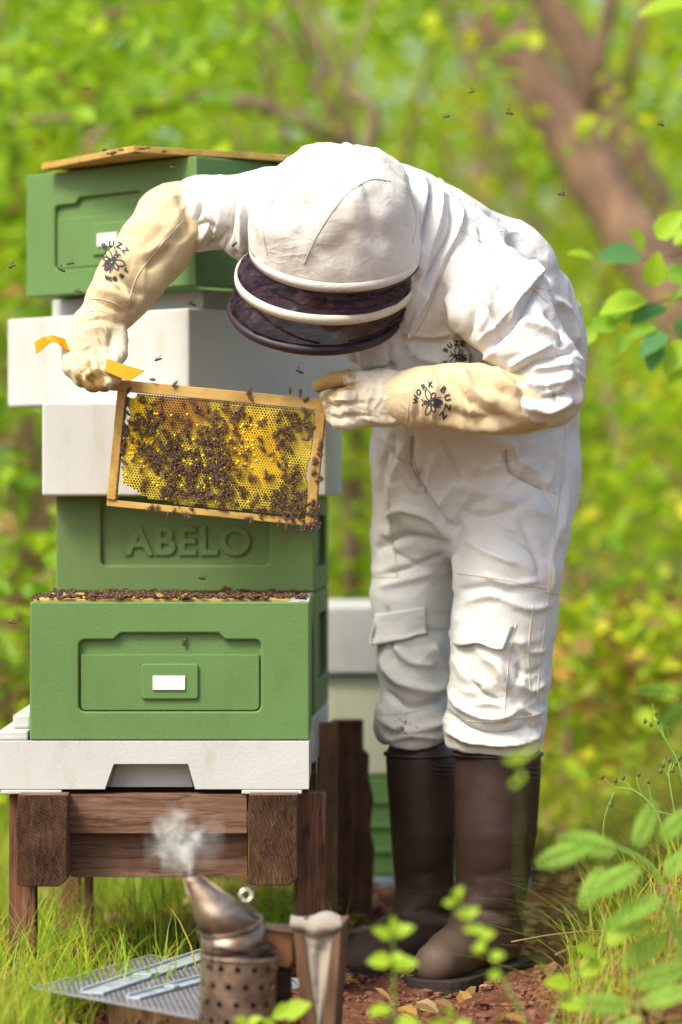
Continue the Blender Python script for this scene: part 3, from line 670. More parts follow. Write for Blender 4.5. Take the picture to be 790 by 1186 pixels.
# wooden board on top, turned the other way
def board():
    z = z3+.002; c = P(155, 172, 5.62); a = P(48, 190, 5.93); dvec = Vector((a[0]-c[0], a[1]-c[1], 0)); L1 = dvec.length; rz = math.atan2(dvec.y, dvec.x)
    c0 = Vector((c[0], 5.62, z)); e = P(350, 181, 5.79)
    root = empty('crown_board', (c0.x, c0.y, z), 0, label='thin wooden crown board lying askew on the top green box', cat='hive cover')
    v1 = dvec; v2 = Vector((e[0]-c[0], e[1]-c[1], 0)); th = S(7.5, 5.6)
    def slat(name, p0, p1, inn, wdt, mat):
        d = (p1-p0).normalized(); n = Vector((-d.y, d.x, 0)); n = n if n.dot(inn-p0) > 0 else -n
        mb = MB(); q = [p0, p1, p1+n*wdt, p0+n*wdt]; mb.add([tuple(x) for x in q]+[(x.x, x.y, x.z+th) for x in q], [(3, 2, 1, 0), (4, 5, 6, 7), (0, 1, 5, 4), (1, 2, 6, 5), (2, 3, 7, 6), (3, 0, 4, 7)])
        mb.build(name, M[mat], root, bevel=.001)
    O = Vector((0, 0, 0)); inn = (v1+v2)/2
    slat('edge_strip', O, v1, inn, .022, 'pale_wood'); slat('edge_strip', O+v2*.003, v2, inn, .022, 'pale_wood')
    slat('edge_strip', v1*.97, v1*.97+v2*.96, inn, .022, 'pale_wood'); slat('edge_strip', v2*.97, v2*.97+v1*.96, inn, .022, 'pale_wood')
    mb = MB(); q = [O, v1, v1+v2, v2]; q = [x*.96+inn*.04 for x in q]
    mb.add([(x.x, x.y, .0015) for x in q]+[(x.x, x.y, th*.6) for x in q], [(3, 2, 1, 0), (4, 5, 6, 7), (0, 1, 5, 4), (1, 2, 6, 5), (2, 3, 7, 6), (3, 0, 4, 7)]); mb.build('panel', M['pale_wood'], root)
board()
# hive behind the beekeeper
def far_hive():
    Y = 6.75; W = S(262, Y); x = P(478, 0, Y)[0]; D = .46
    def bx_(nm, y0, y1, mat, dw, lab, cat, seg=0):
        z0 = zat(y1, Y); z1 = zat(y0, Y); mb = MB(); mb.box((-W/2-dw, -dw, 0), (W/2+dw, D+dw, z1-z0-.0015))
        if seg:
            root = empty(nm, (x, Y, z0), label=lab, cat=cat); mb.build('box_body', M[mat], root, bevel=.004)
            for k in range(seg):
                m2 = MB(); zz = (z1-z0)*(k+1)/(seg+1); m2.box((-W/2-dw-.004, -dw-.006, zz-.004), (W/2+dw+.004, -dw+.001, zz+.004)); m2.build('ridge', M[mat], root, bevel=.002)
        else:
            o = mb.build(nm, M[mat], None, bevel=.005, loc=(x, Y, z0)); tag(o, lab, cat)
    bx_('hive_roof', 702, 780, 'white', .02, 'white roof of the hive standing behind the beekeeper\'s legs', 'hive roof')
    bx_('hive_box', 782, 898, 'cream', 0, 'cream hive box under the white roof behind the beekeeper\'s legs', 'hive box')
    bx_('hive_box', 900, 1014, 'green', 0, 'green ridged hive box behind the wellington boots', 'hive box', 3)
    bx_('hive_floor', 1015, 1036, 'bluegrey', .01, 'blue grey hive floor on the ground behind the boots', 'hive floor')
far_hive()
# ------------------------------------------------------------------ stands
def post(root, name, px0, px1, py0, Y, dpt, mat, py1=None, lean=0, bev=.003):
    x0 = P(px0, 0, Y)[0]; x1 = P(px1, 0, Y)[0]; zt = zat(py0, Y); xm = (x0+x1)/2; zb = (gz(xm, Y)-.03) if py1 is None else zat(py1, Y)
    mb = MB(); b = Vector(root.location); mb.box((x0-b.x, Y-b.y, zb-b.z), (x1-b.x, Y+dpt-b.y, zt-b.z), m=0)
    o = mb.build(name, M[mat], root, bevel=bev)
    return o
def front_stand():
    root = empty('hive_stand', (P(180, 0, 5.3)[0], 5.3, 0), label='weathered wooden stand with chunky beam ends under the front hive', cat='stand')
    b = Vector(root.location)
    for (a, c, d, e) in ((19, 78, 921, 1027), (287, 345, 921, 1026)):
        x0 = P(a, 0, 5.25)[0]-b.x; x1 = P(c, 0, 5.25)[0]-b.x; z0 = zat(e, 5.25); z1 = zat(914, 5.25)-.0095
        mb = MB(); n = 7      # chipped beam: outline slightly uneven
        ol = [(x0, z0+.004), (x0+.012, z0), (x1-.014, z0), (x1, z0+.012), (x1-.001, (z0+z1)/2), (x1, z1), (x0+.002, z1), (x0-.001, z1-.05), (x0+.002, z1-.09)]
        mb.prism(ol, -.05, -.046, m=1); mb.prism(ol, -.046, .62, m=0)
        mb.build('beam', [M['oldwood'], M['endgrain']], root, bevel=.002)
    x0 = P(80, 0, 5.3)[0]-b.x; x1 = P(286, 0, 5.3)[0]-b.x
    for (a, c, dy) in ((917, 965.2, 0), (958, 1019, .036)):
        mb = MB(); mb.box((x0, dy, zat(c, 5.3)), (x1, dy+.035, zat(a, 5.3)-.004)); mb.build('plank', M['oldwood'], root, bevel=.0007)
    post(root, 'leg', 10, 41, 921, 5.34, .045, 'oldwoodz')
    post(root, 'leg', 343.5, 378, 918, 5.345, .045, 'oldwoodz')
    post(root, 'leg', 97, 107, 1010, 5.85, .03, 'oldwoodz')
front_stand()
def rear_stand():
    root = empty('hive_stand', (P(300, 0, 5.8)[0], 5.8, 0), label='brown wooden stand of the rear hive behind the front stand', cat='stand')
    post(root, 'leg', 368, 391, 838, 5.88, .05, 'palepost')
    post(root, 'leg', 340, 352, 900, 6.2, .05, 'oldwoodz')
    post(root, 'leg', 70, 92, 915, 6.0, .05, 'oldwoodz')
    b = Vector(root.location); mb = MB(); z = zat(828, YB)-.088
    mb.box((P(70, 0, 5.8)[0]-b.x, .09, z-.10), (P(366, 0, 5.8)[0]-b.x, .13, z-.002)); mb.build('plank', M['oldwood'], root, bevel=.002)
    mb = MB(); mb.box((P(70, 0, 5.8)[0]-b.x, .34, z-.10), (P(366, 0, 5.8)[0]-b.x, .38, z-.002)); mb.build('plank', M['oldwood'], root, bevel=.002)
rear_stand()
def leaning_board():
    Y = 6.25; zb = gz(0, Y)-.02
    ol = [(P(388, 0, Y)[0], zb), (P(430, 0, Y)[0], zb), (P(434, 0, Y)[0], zat(985, Y)), (P(429, 0, Y)[0], zat(960, Y)), (P(433, 0, Y)[0], zat(925, Y)), (P(427, 0, Y)[0], zat(900, Y)), (P(428, 0, Y)[0], zat(875, Y)), (P(421, 0, Y)[0], zat(868, Y)), (P(421, 0, Y)[0], zat(834, Y)), (P(384, 0, Y)[0], zat(834, Y))]
    mb = MB(); mb.prism(ol, Y, Y+.03); o = mb.build('upright_board', M['oldwoodz'], None, bevel=.002); tag(o, 'dark rough edged board standing upright between the two hives', 'board')
leaning_board()
# ------------------------------------------------------------------ tray, strips, block
def tray():
    zt = .052; C0 = Vector(P(35, 1145, 1)); 
    def gp(px, py, z):
        Y = (CH-z)*F/(py-HY); return Vector(((px-CX)*Y/F, Y, z))
    L = gp(34, 1145, zt); B = gp(175, 1106, zt); A = gp(232, 1182, zt)
    root = empty('wire_tray', tuple(L), label='perforated zinc sheet lying on a wood block by the smoker', cat='metal sheet')
    u = (B-L); v = (A-L); lu = u.length; lv = v.length; u.normalize(); v.normalize(); th = Vector((0, 0, .0014))
    mb = MB()
    def bar(a, b, wd, n, lift=0.0):
        q = [a-n*wd/2, b-n*wd/2, b+n*wd/2, a+n*wd/2]; dn = Vector((0, 0, lift))
        mb.add([x+dn for x in q]+[x+th+dn for x in q], [(3, 2, 1, 0), (4, 5, 6, 7), (0, 1, 5, 4), (2, 3, 7, 6)])
    rows = 52; pitch = (lv-.02)/rows
    for i in range(rows+1):      # continuous ribs with staggered bridges leave slotted holes
        s = .01+i*pitch; bar(u*.01+v*s, u*(lu-.01)+v*s, pitch*.42, v)
    slot = .0165; ncol = int((lu-.02)/slot)
    for i in range(rows):
        s = .01+(i+.5)*pitch; o = (i % 2)*slot/2
        for j in range(ncol+1):
            a = .01+o+j*slot
            if a > lu-.01: continue
            bar(u*a+v*(s-pitch*.5), u*a+v*(s+pitch*.5), slot*.30, u, .0003)
    o = mb.build('slotted_mesh', M['zinc'], root, fix=False); tag(o, kind='stuff')
    mb = MB()
    bar(u*0+v*.006, u*lu+v*.006, .012, v, .0005); bar(u*0+v*(lv-.006), u*lu+v*(lv-.006), .012, v, .0005); bar(u*.006+v*.012, u*.006+v*(lv-.012), .012, u, .0005); bar(u*(lu-.006)+v*.012, u*(lu-.006)+v*(lv-.012), .012, u, .0005)
    mb.build('sheet_border', M['zinc'], root, fix=False)
    def strip(p0, p1, wd, label, slots):
        p0 = gp(*p0, zt+.009); p1 = gp(*p1, zt+.009); d = p1-p0; ln = d.length; rz = math.atan2(d.y, d.x); r = empty('entrance_slide', (p0.x, p0.y, zt+.0022), rz, label=label, cat='plastic strip')
        m_ = MB(); m_.box((0, -wd/2, 0), (ln, wd/2, .0045)); m_.build('strip', M['grey'], r, bevel=.001)
        m_ = MB(); m_.box((0, wd/2-.005, .0045), (ln, wd/2, .009)); m_.build('raised_edge', M['grey'], r, bevel=.0008)
        m_ = MB(); m_.box((ln*.36, -wd/2, .0047), (ln*.42, wd*.3, .0075)); m_.build('ridge', M['grey'], r, bevel=.0008)
        for s in slots:
            m_ = MB(); m_.box((s*ln, -wd*.28, .0035), (s*ln+.0035, wd*.18, .0050)); m_.build('slot', M['slot'], r)
    strip((106, 1147), (252, 1098), .040, 'long grey plastic entrance slide on the perforated sheet', (.12, .15, .24, .27, .30, .60, .63, .9))
    strip((154, 1153), (262, 1124), .024, 'short grey plastic slide lying nearer the smoker', (.15, .19, .30, .34, .66))
    # wood block carrying the sheet
    c = (L+u*lu*.35+v*lv*.62); g = gz(c.x, c.y); mb = MB(); mb.box((-.09, -.06, 0), (.12, .06, zt-g-.001+.02))
    o = mb.build('wood_block', M['palepost'], None, bevel=.003, loc=(c.x, c.y, g-.02), rot=(0, 0, R(-38))); tag(o, 'short block of mossy wood under the perforated sheet', 'wood block')
tray()
# ------------------------------------------------------------------ smoker
def smoker():
    Y = 4.74; g = lambda px, py: Vector(P(px, py, Y)); cx_, zb = g(272, 0).x, gz(-.15, 4.74)
    root = empty('bee_smoker', (cx_, Y, zb), label='tarnished metal bee smoker with perforated guard, cone spout and bellows', cat='smoker')
    H = lambda py: P(0, py, Y)[2]-zb
    rc = S(44.5, Y); ztop = H(1107); lean = Matrix.Rotation(R(2.5), 4, 'Y')
    # guard: perforated cylinder built from hexagonal-ish ring cells with real holes
    rows = int(ztop/.0255); ncol = 14; mb = MB(); hv = []; segs = 16; cw = 2*math.pi/ncol; ch = ztop/rows
    th_, hr = .0012, .0048
    for i in range(rows):
        for j in range(ncol):
            a0 = (j+(i % 2)*.5)*cw; zc = (i+.5)*ch; vs = []; fs = []
            for k in range(segs):
                t = 2*math.pi*k/segs; ox, oz = math.cos(t), math.sin(t); m_ = max(abs(ox), abs(oz)); sx, sz = ox/m_*cw/2, oz/m_*ch/2
                vs.append((rc*math.cos(a0+sx), rc*math.sin(a0+sx), zc+sz))
                hx = ox*hr/rc; vs.append((rc*math.cos(a0+hx), rc*math.sin(a0+hx), zc+oz*hr))
                r2 = rc-th_*2; vs.append((r2*math.cos(a0+hx), r2*math.sin(a0+hx), zc+oz*hr))
            # square corners
            for k in range(segs):
                k2 = (k+1) % segs; fs.append((k*3, k2*3, k2*3+1, k*3+1)); fs.append((k*3+1, k2*3+1, k2*3+2, k*3+2))
            mb.add([lean @ Vector(v) for v in vs], fs)
    # fill the corner gaps the ten-sided cells leave
    mb.lathe([(rc-.0026, 0), (rc-.0026, .001)], 44, lean)
    o = mb.build('perforated_guard', M['smoker'], root, fix=False); 
    md = o.modifiers.new('weld', 'WELD'); md.merge_threshold = .0004
    md = o.modifiers.new('thick', 'SOLIDIFY'); md.thickness = .0008
    mb = MB(); mb.lathe([(rc-.012, 0.002), (rc-.012, ztop+.01), (rc-.016, ztop+.012)], 40, lean); mb.build('canister', M['soot'], root, smooth=True)
    t_ = []
    for (name, z, r, rad, mat) in (('guard_rim', ztop, rc, .0034, 'smoker'), ('canister_rim', ztop+.016, rc-.006, .003, 'soot')):
        pts = [lean @ Vector((r*math.cos(a), r*math.sin(a), z)) for a in np.linspace(0, 2*math.pi, 41)]
        mb = MB(); mb.tube(pts, rad, 8, False); mb.build(name, M[mat], root, smooth=True)
    # lid collar and cone: rings in pixels (left edge, right edge)
    def ring(pa, pb, asp=.20, n=40):
        a = g(*pa)-Vector((cx_, Y, zb)); b = g(*pb)-Vector((cx_, Y, zb)); c = (a+b)/2; u = (b-a)/2; r = u.length; un = u.normalized()
        v = Vector((0, 1, 0))*r + Vector((-un.z, 0, un.x))*0
        return [c+u*math.cos(t)+(v*math.cos(asp)+Vector((-un.z, 0, un.x))*r*math.sin(asp))*math.sin(t) for t in np.linspace(0, 2*math.pi, n, endpoint=False)]
    def loft(name, rings, mat, caps=False):
        vs = []; fs = []; n = len(rings[0])
        for r_ in rings: vs += r_
        for i in range(len(rings)-1):
            for j in range(n): fs.append((i*n+j, i*n+(j+1) % n, (i+1)*n+(j+1) % n, (i+1)*n+j))
        if caps: fs.append(tuple(range(n)))
        mb = MB(); mb.add(vs, fs); o = mb.build(name, M[mat], root, smooth=True, fix=False); md = o.modifiers.new('t', 'SOLIDIFY'); md.thickness = .0015; return o
    loft('lower_collar', [ring((232, 1112), (314, 1098)), ring((236, 1100), (310, 1088))], 'soot')
    loft('lid_collar', [ring((235, 1101), (309, 1087)), ring((233, 1094), (307, 1078)), ring((231, 1080), (303, 1066))], 'smoker')
    loft('lid_flange', [ring((229, 1080), (304, 1065)), ring((227.5, 1077.5), (305, 1062.5)), ring((231, 1076), (301, 1063))], 'smoker')
    loft('cone_spout', [ring((230, 1077), (302, 1064)), ring((222, 1050), (270, 1040)), ring((214, 1020), (233, 1014.5)), ring((212, 1015), (228, 1011))], 'smoker')
    for (a, b, r_) in (((231, 1076), (213, 1017), .0016), ((300, 1062), (231, 1013), .0022)):
        pa = g(*a)-Vector((cx_, Y, zb)); pb = g(*b)-Vector((cx_, Y, zb)); dy = Vector((0, -.008, 0)); mb = MB(); mb.tube([pa+dy, pb+dy*.3], r_, 6); mb.build('spout_seam', M['smoker'], root, smooth=True)
    # loop handle
    c = g(285, 1037)-Vector((cx_, Y, zb)); mb = MB(); r_ = S(6.5, Y)
    mb.tube([c+Vector((r_*math.cos(a), 0.3*r_*math.sin(a), r_*math.sin(a))) for a in np.linspace(-2.2, 3.4, 24)]+[g(296, 1056)-Vector((cx_, Y, zb))], .0024, 8); mb.build('wire_loop', M['steel'], root, smooth=True)
    # bracket
    mb = MB(); a = g(246, 1078)-Vector((cx_, Y+.06, zb)); b = g(247, 1118)-Vector((cx_, Y+.062, zb)); mb.tube([a, (a+b)/2+Vector((.002, -.004, 0)), b], .0035, 6, flat=.5); mb.build('lid_clasp', M['soot'], root, smooth=True)
    # bellows: two boards with a pale leather skin between, seen from its edge
    O = Vector((cx_, Y, zb)); 
    def quad_slab(name, pts, Yq, d, mat, bev=.002):
        q = [Vector(P(a, b, Yq))-O for a, b in pts]; mb = MB(); dv = Vector(d)
        n = len(q); mb.add(q+[x+dv for x in q], [tuple(range(n)), tuple(range(2*n-1, n-1, -1))]+[(i, i+n, (i+1) % n+n, (i+1) % n) for i in range(n)]); return mb.build(name, M[mat], root, bevel=bev)
    quad_slab('front_board', [(339, 1074), (350, 1072), (370, 1200), (374, 1300), (354, 1300), (352, 1200)], 4.76, (.012, .11, 0), 'bellowswood')
    quad_slab('rear_board', [(386, 1073), (396, 1072), (387, 1200), (386, 1300), (376, 1300), (371, 1200)], 4.76, (.012, .12, 0), 'bellowswood')
    quad_slab('heat_plate', [(306, 1078), (340, 1080), (339, 1114), (334, 1122), (316, 1118), (309, 1100)], 4.79, (.004, .05, 0), 'copper')
    quad_slab('plate_edge', [(303, 1074), (342, 1078), (342, 1082), (303, 1078)], 4.78, (.004, .06, 0), 'smoker')
    quad_slab('air_pipe', [(318, 1120), (338, 1122), (338, 1175), (318, 1175)], 4.82, (0, .03, 0), 'soot')
    quad_slab('bracket_plate', [(316, 1176), (344, 1176), (350, 1300), (318, 1300)], 4.80, (.004, .04, 0), 'copper')
    # leather: draped between the boards, sagging on top and pinched to a point below
    nu, nv = 17, 30; vs = []
    for j in range(nv):
        t = j/(nv-1); py = 1070+t*130; la = 348+t*23; lb = 389-t*19
        for i in range(nu):
            s = i/(nu-1); px = la+(lb-la)*s; bul = math.sin(math.pi*s)
            d = .012*bul*(1-t)**1.2*(.25+.75*t if t < .2 else 1)+.004*math.sin(s*9+t*7)*bul
            vs.append(Vector(P(px+1.2*math.sin(t*9+s*5)*bul, py+3*bul*math.exp(-t*6), 4.765))-O+Vector((0, d*.8, 0)))
    fs = [(j*nu+i, j*nu+i+1, (j+1)*nu+i+1, (j+1)*nu+i) for j in range(nv-1) for i in range(nu-1)]
    mb = MB(); mb.add(vs, fs); o = mb.build('leather_skin', M['bellows'], root, smooth=True, fix=False); o.modifiers.new('t', 'SOLIDIFY').thickness = .002
    # leather folded over the top, lapping on both sides
    nu, nv = 21, 8; vs = []
    for j in range(nv):
        t = j/(nv-1)
        for i in range(nu):
            s = i/(nu-1); px = 336+s*60; bul = math.sin(math.pi*s)
            py = 1068.5+3*abs(s-.35)*2+2.0*math.sin(s*7)+t*2-(1.5*math.exp(-((s-.2)/.12)**2))
            vs.append(Vector(P(px, py-2+t*1.0, 4.755))-O+Vector((0, t*.12, -.004*t*math.sin(s*6)-.004*bul*t*(1-t)*3)))
    vs2 = [Vector(P(336+60*i/(nu-1), 1075+11*(1-abs(2*i/(nu-1)-1.1)/1.1)**1.3+1.2*math.sin(i*.9), 4.757))-O for i in range(nu)]
    allv = vs2+vs; fs = [(j*nu+i, j*nu+i+1, (j+1)*nu+i+1, (j+1)*nu+i) for j in range(nv) for i in range(nu-1)]
    mb = MB(); mb.add(allv, fs); o = mb.build('leather_flap', M['bellows'], root, smooth=True, fix=False); o.modifiers.new('t', 'SOLIDIFY').thickness = .002
smoker()
def smoke():
    Y = 4.74; c = Vector(P(206, 972, Y)); g = lambda px, py, dy=0: Vector(P(px, py, Y+dy))-c
    t = NT('smoke'); t.t.nodes.remove(t.b)
    vol = t.n('ShaderNodeVolumePrincipled'); vol.inputs['Color'].default_value = (.97, .98, .94, 1); vol.inputs['Anisotropy'].default_value = .2
    co = t.co(); ns = t.n('ShaderNodeTexNoise'); ns.inputs['Scale'].default_value = 42; ns.inputs['Detail'].default_value = 4; ns.inputs['Roughness'].default_value = .6; t.l(co, ns.inputs['Vector'])
    w1 = t.n('ShaderNodeVectorMath', operation='SUBTRACT'); t.l(ns.outputs['Color'], w1.inputs[0]); w1.inputs[1].default_value = (.5, .5, .5)
    w2 = t.n('ShaderNodeVectorMath', operation='SCALE'); t.l(w1.outputs[0], w2.inputs[0]); w2.inputs['Scale'].default_value = .038
    w3 = t.n('ShaderNodeVectorMath', operation='ADD'); t.l(co, w3.inputs[0]); t.l(w2.outputs[0], w3.inputs[1])
    pts = [(219, 1012, .007, 1), (218, 1003, .011, 1), (215, 993, .013, 1), (217, 983, .014, .9), (223, 976, .013, .7), (229, 970, .010, .4),
           (207, 983, .010, .45), (203, 970, .011, .4), (198, 958, .010, .35), (203, 947, .009, .3), (212, 944, .007, .2), (217, 936, .006, .15),
           (192, 962, .009, .35), (186, 953, .008, .3), (184, 964, .007, .3), (192, 975, .009, .3), (190, 988, .009, .35), (194, 1000, .008, .3), (203, 1006, .007, .25), (206, 995, .007, .3), (212, 962, .012, .2), (236, 985, .016, .06), (180, 985, .014, .06), (245, 965, .018, .04)]
    def field(ps, rs, pw):
        acc = None
        for (a, b, r_, k) in ps:
            d = t.n('ShaderNodeVectorMath', operation='DISTANCE'); t.l(w3.outputs[0], d.inputs[0]); d.inputs[1].default_value = tuple(g(a, b, .004*math.sin(a*.7+b)))
            v = t.math('SUBTRACT', 1.0, t.math('DIVIDE', d.outputs['Value'], r_*rs), True); v = t.math('MULTIPLY', t.math('POWER', v, pw), k)
            acc = v if acc is None else t.math('MAXIMUM', acc, v)
        return acc
    rid = t.math('ABSOLUTE', t.math('SUBTRACT', t.noise(w3.outputs[0], 34, 3, .55, 2.2), .5))
    fil = t.math('POWER', t.math('SUBTRACT', 1.0, t.math('MULTIPLY', rid, 9.0), True), 1.6)
    wisps = t.math('MULTIPLY', t.math('MULTIPLY', field(pts[5:], 2.1, 1.3), t.math('ADD', fil, .02)), 420)
    core = t.math('MULTIPLY', t.math('MULTIPLY', field(pts[:6], 1.05, 1.4), t.math('ADD', t.math('MULTIPLY', fil, .9), .08)), 520)
    t.l(t.math('ADD', wisps, core), vol.inputs['Density']); t.l(vol.outputs[0], t.out.inputs['Volume']); M['smoke'] = t.m
    mb = MB(); lo = g(165, 1022, -.035); hi = g(262, 922, .035); mb.box(tuple(lo), tuple(hi)); o = mb.build('smoke_puff', M['smoke'], None, loc=tuple(c))
    tag(o, 'pale curl of smoke rising from the smoker spout', 'smoke', kind='thing')
smoke()
# ------------------------------------------------------------------ honeycomb frame held in the hands
def v3(px, py, Y): return Vector(P(px, py, Y))
YC = 5.43
TL = v3(138.5, 440, YC+.01); TR = v3(380, 463, YC-.02)
ux = (TR-TL).normalized(); 
dn = (v3(128, 587, YC+.01)-TL); dn = (dn-ux*dn.dot(ux)).normalized(); nn = ux.cross(dn).normalized()   # nn points to the lens or away
if nn.y > 0: nn = -nn
FM = Matrix(((ux.x, -dn.x, nn.x, TL.x), (ux.y, -dn.y, nn.y, TL.y), (ux.z, -dn.z, nn.z, TL.z), (0, 0, 0, 1)))   # x along the top bar, y up, z to the viewer
LW = (TR-TL).length; LH = S(147, YC)
def make_frame():
    root = bpy.data.objects.new('framed_comb', None); COL.objects.link(root); root.matrix_world = FM; root.empty_display_size = .03
    tag(root, 'wooden frame of honeycomb crowded with bees, held up in both gloves', 'hive frame')
    px = S(1, YC)
    mb = MB(); mb.box((-.026, -13*px, -.012), (LW+.002, 0, .012)); mb.build('top_bar', M['pale_wood'], root, bevel=.0012)
    mb = MB(); mb.box((0, -LH+8*px, -.011), (10*px, -13*px-.0005, .013)); mb.build('side_bar', M['pale_woodz'], root, bevel=.0012)
    mb = MB(); mb.box((LW-12*px, -LH-2*px, -.011), (LW-1*px, -2*px, .0135)); mb.build('side_bar', M['pale_woodz'], root, bevel=.0012)
    mb = MB(); mb.box((0, -LH, -.006), (LW-11*px, -LH+8*px-.0005, .009)); mb.build('bottom_bar', M['pale_wood'], root, bevel=.0012)
    # comb area in frame coordinates
    x0, x1 = 11*px, LW-13*px; y1, y0 = -14*px, -LH+9*px
    W_, H_ = x1-x0, y1-y0
    def inside(x, y):
        s = (x-x0)/W_; t = (y1-y)/H_           # t from top
        if s < .00 or s > 1 or t < 0 or t > 1: return False
        if s < .012+.012*math.sin(t*9) and t > .12: return False
        if t > (.80+1.1*s if s < .13 else .94+.2*(s-.13)) + .010*math.sin(s*40): return False
        if s > .995-.01*math.sin(t*14) and t > .3: return False
        if t > .985+.012*math.sin(s*25): return False
        if s < .05 and t < .05: return False
        return True
    rc = .0028; dx = rc*math.sqrt(3); dy = rc*1.5; cell = {}; caps = {}
    mbc = MB(); mbk = MB(); row = 0; y = y1-.002; hexa = [(math.cos(R(60*k+30)), math.sin(R(60*k+30))) for k in range(6)]
    rr = random.Random(3)
    while y > y0:
        x = x0+(dx/2 if row % 2 else 0)
        while x < x1:
            if inside(x, y):
                s = (x-x0)/W_; t = (y1-y)/H_
                g = lambda a, b, r: math.exp(-((s-a)**2+((t-b)*.62)**2)/(r*r))
                yel = g(.65, .33, .16)+g(.72, .55, .13)+g(.07, .16, .07)+g(.08, .45, .09)*.8+g(.55, .12, .05)
                ora = g(.32, .12, .15)+g(.25, .05, .1)
                z0 = .0085+.0022*math.sin(s*11)*math.sin(t*8)-.004*max(0, abs(s-.5)*2-.8)*4
                capped = rr.random() < (g(.08, .17, .055)*1.3+g(.10, .47, .07)*.9+g(.34, .45, .16)*.10+g(.45, .78, .14)*.12+g(.62, .35, .12)*.3+g(.22, .68, .12)*.10)
                m = 2 if ora+rr.uniform(-.15, .15) > .5 else (0 if yel+rr.uniform(-.2, .2) > .35 else 1)
                if capped:
                    h = rc*(.9+.35*rr.random()); vs = []; fs = []
                    for k in range(8):
                        a = 2*math.pi*k/8; vs.append((x+rc*.92*math.cos(a), y+rc*.92*math.sin(a), z0-.001))
                    for k in range(8):
                        a = 2*math.pi*k/8; vs.append((x+rc*.68*math.cos(a), y+rc*.68*math.sin(a), z0+h*.62))
                    vs.append((x, y, z0+h)); fs = [(k, (k+1) % 8, 8+(k+1) % 8, 8+k) for k in range(8)]+[(8+k, 8+(k+1) % 8, 16) for k in range(8)]
                    mbk.add(vs, fs)
                else:
                    vs = [(x+rc*a, y+rc*b, z0) for a, b in hexa]+[(x+rc*.80*a, y+rc*.80*b, z0) for a, b in hexa]+[(x+rc*.70*a, y+rc*.70*b, z0-.0045) for a, b in hexa]
                    fs = [(k, (k+1) % 6, 6+(k+1) % 6, 6+k) for k in range(6)]+[(6+k, 6+(k+1) % 6, 12+(k+1) % 6, 12+k) for k in range(6)]+[tuple(range(12, 18))]
                    full = rr.random() < .65*min(1, yel) + .18
                    mbc.add(vs, fs, [m]*12+[m if full else 3])
            x += dx
        y -= dy; row += 1
    o = mbc.build('comb_cells', [M['wax'], M['wax2'], M['waxo'], M['cell']], root, fix=False); tag(o, kind='stuff')
    o = mbk.build('capped_cells', M['cap'], root, smooth=True, fix=False); tag(o, kind='stuff')
    # midrib
    ol = []
    for a in np.linspace(0, 2*math.pi, 120, endpoint=False):
        cx_, cy_ = (x0+x1)/2, (y0+y1)/2; r_ = 0
        for q in np.linspace(0, .3, 150):
            if inside(cx_+q*math.cos(a), cy_+q*math.sin(a)): r_ = q
        ol.append((cx_+r_*math.cos(a), cy_+r_*math.sin(a)))
    mb = MB(); n = len(ol); mb.add([(a, b, -.008) for a, b in ol]+[(a, b, .0036) for a, b in ol], [tuple(range(n-1, -1, -1)), tuple(range(n, 2*n))]+[(i, (i+1) % n, (i+1) % n+n, i+n) for i in range(n)]); mb.build('comb_midrib', M['wax2'], root)
    return root, (x0, x1, y0, y1)
frame_root, (fx0, fx1, fy0, fy1) = make_frame()
# ------------------------------------------------------------------ bees
def bee_mesh(name, fly=False):
    mb = MB()       # head towards +y, back towards +z, 13 mm long
    mb.ell((0, -.0032, .0026), (.0021, .0046, .0020), 10, 7, m=0)
    mb.ell((0, .0022, .0030), (.0020, .0024, .0020), 9, 6, m=1)
    mb.ell((0, .0050, .0026), (.0016, .0012, .0015), 8, 5, m=0)
    for k, yy in enumerate((-.0015, -.0035, -.0052)):
        r_ = .00215*math.sqrt(max(0, 1-((yy+.0032)/.0046)**2))
        mb.tube([(0, yy-.0003, .0026), (0, yy+.0003, .0026)], [r_+.00012]*2, 10, True, m=1)
    for s in (-1, 1):
        if fly: w_ = [(s*.0008, .0030, .0048), (s*.0085, .0050, .0075), (s*.0100, .0020, .0080), (s*.0050, -.0008, .0060)]
        else: w_ = [(s*.0008, .0026, .0048), (s*.0032, .0000, .0052), (s*.0036, -.0062, .0046), (s*.0014, -.0060, .0048)]
        mb.add(w_, [(0, 1, 2, 3)], 2)
        for j, yy in enumerate((.0034, .0018, .0004)):
            mb.tube([(s*.0012, yy, .0018), (s*.0038, yy+.001*(1-j), .0022), (s*.0046, yy+.002*(1-j), .0002)], .00028, 3, False, m=0)
        mb.tube([(s*.0006, .0058, .0030), (s*.0014, .0080, .0034)], .0002, 3, False, m=0)
    return mb.mesh(name, [M['bee'], M['beeb'], M['wing']], True)
BEE = bee_mesh('bee'); BEEF = bee_mesh('flying_bee', True)
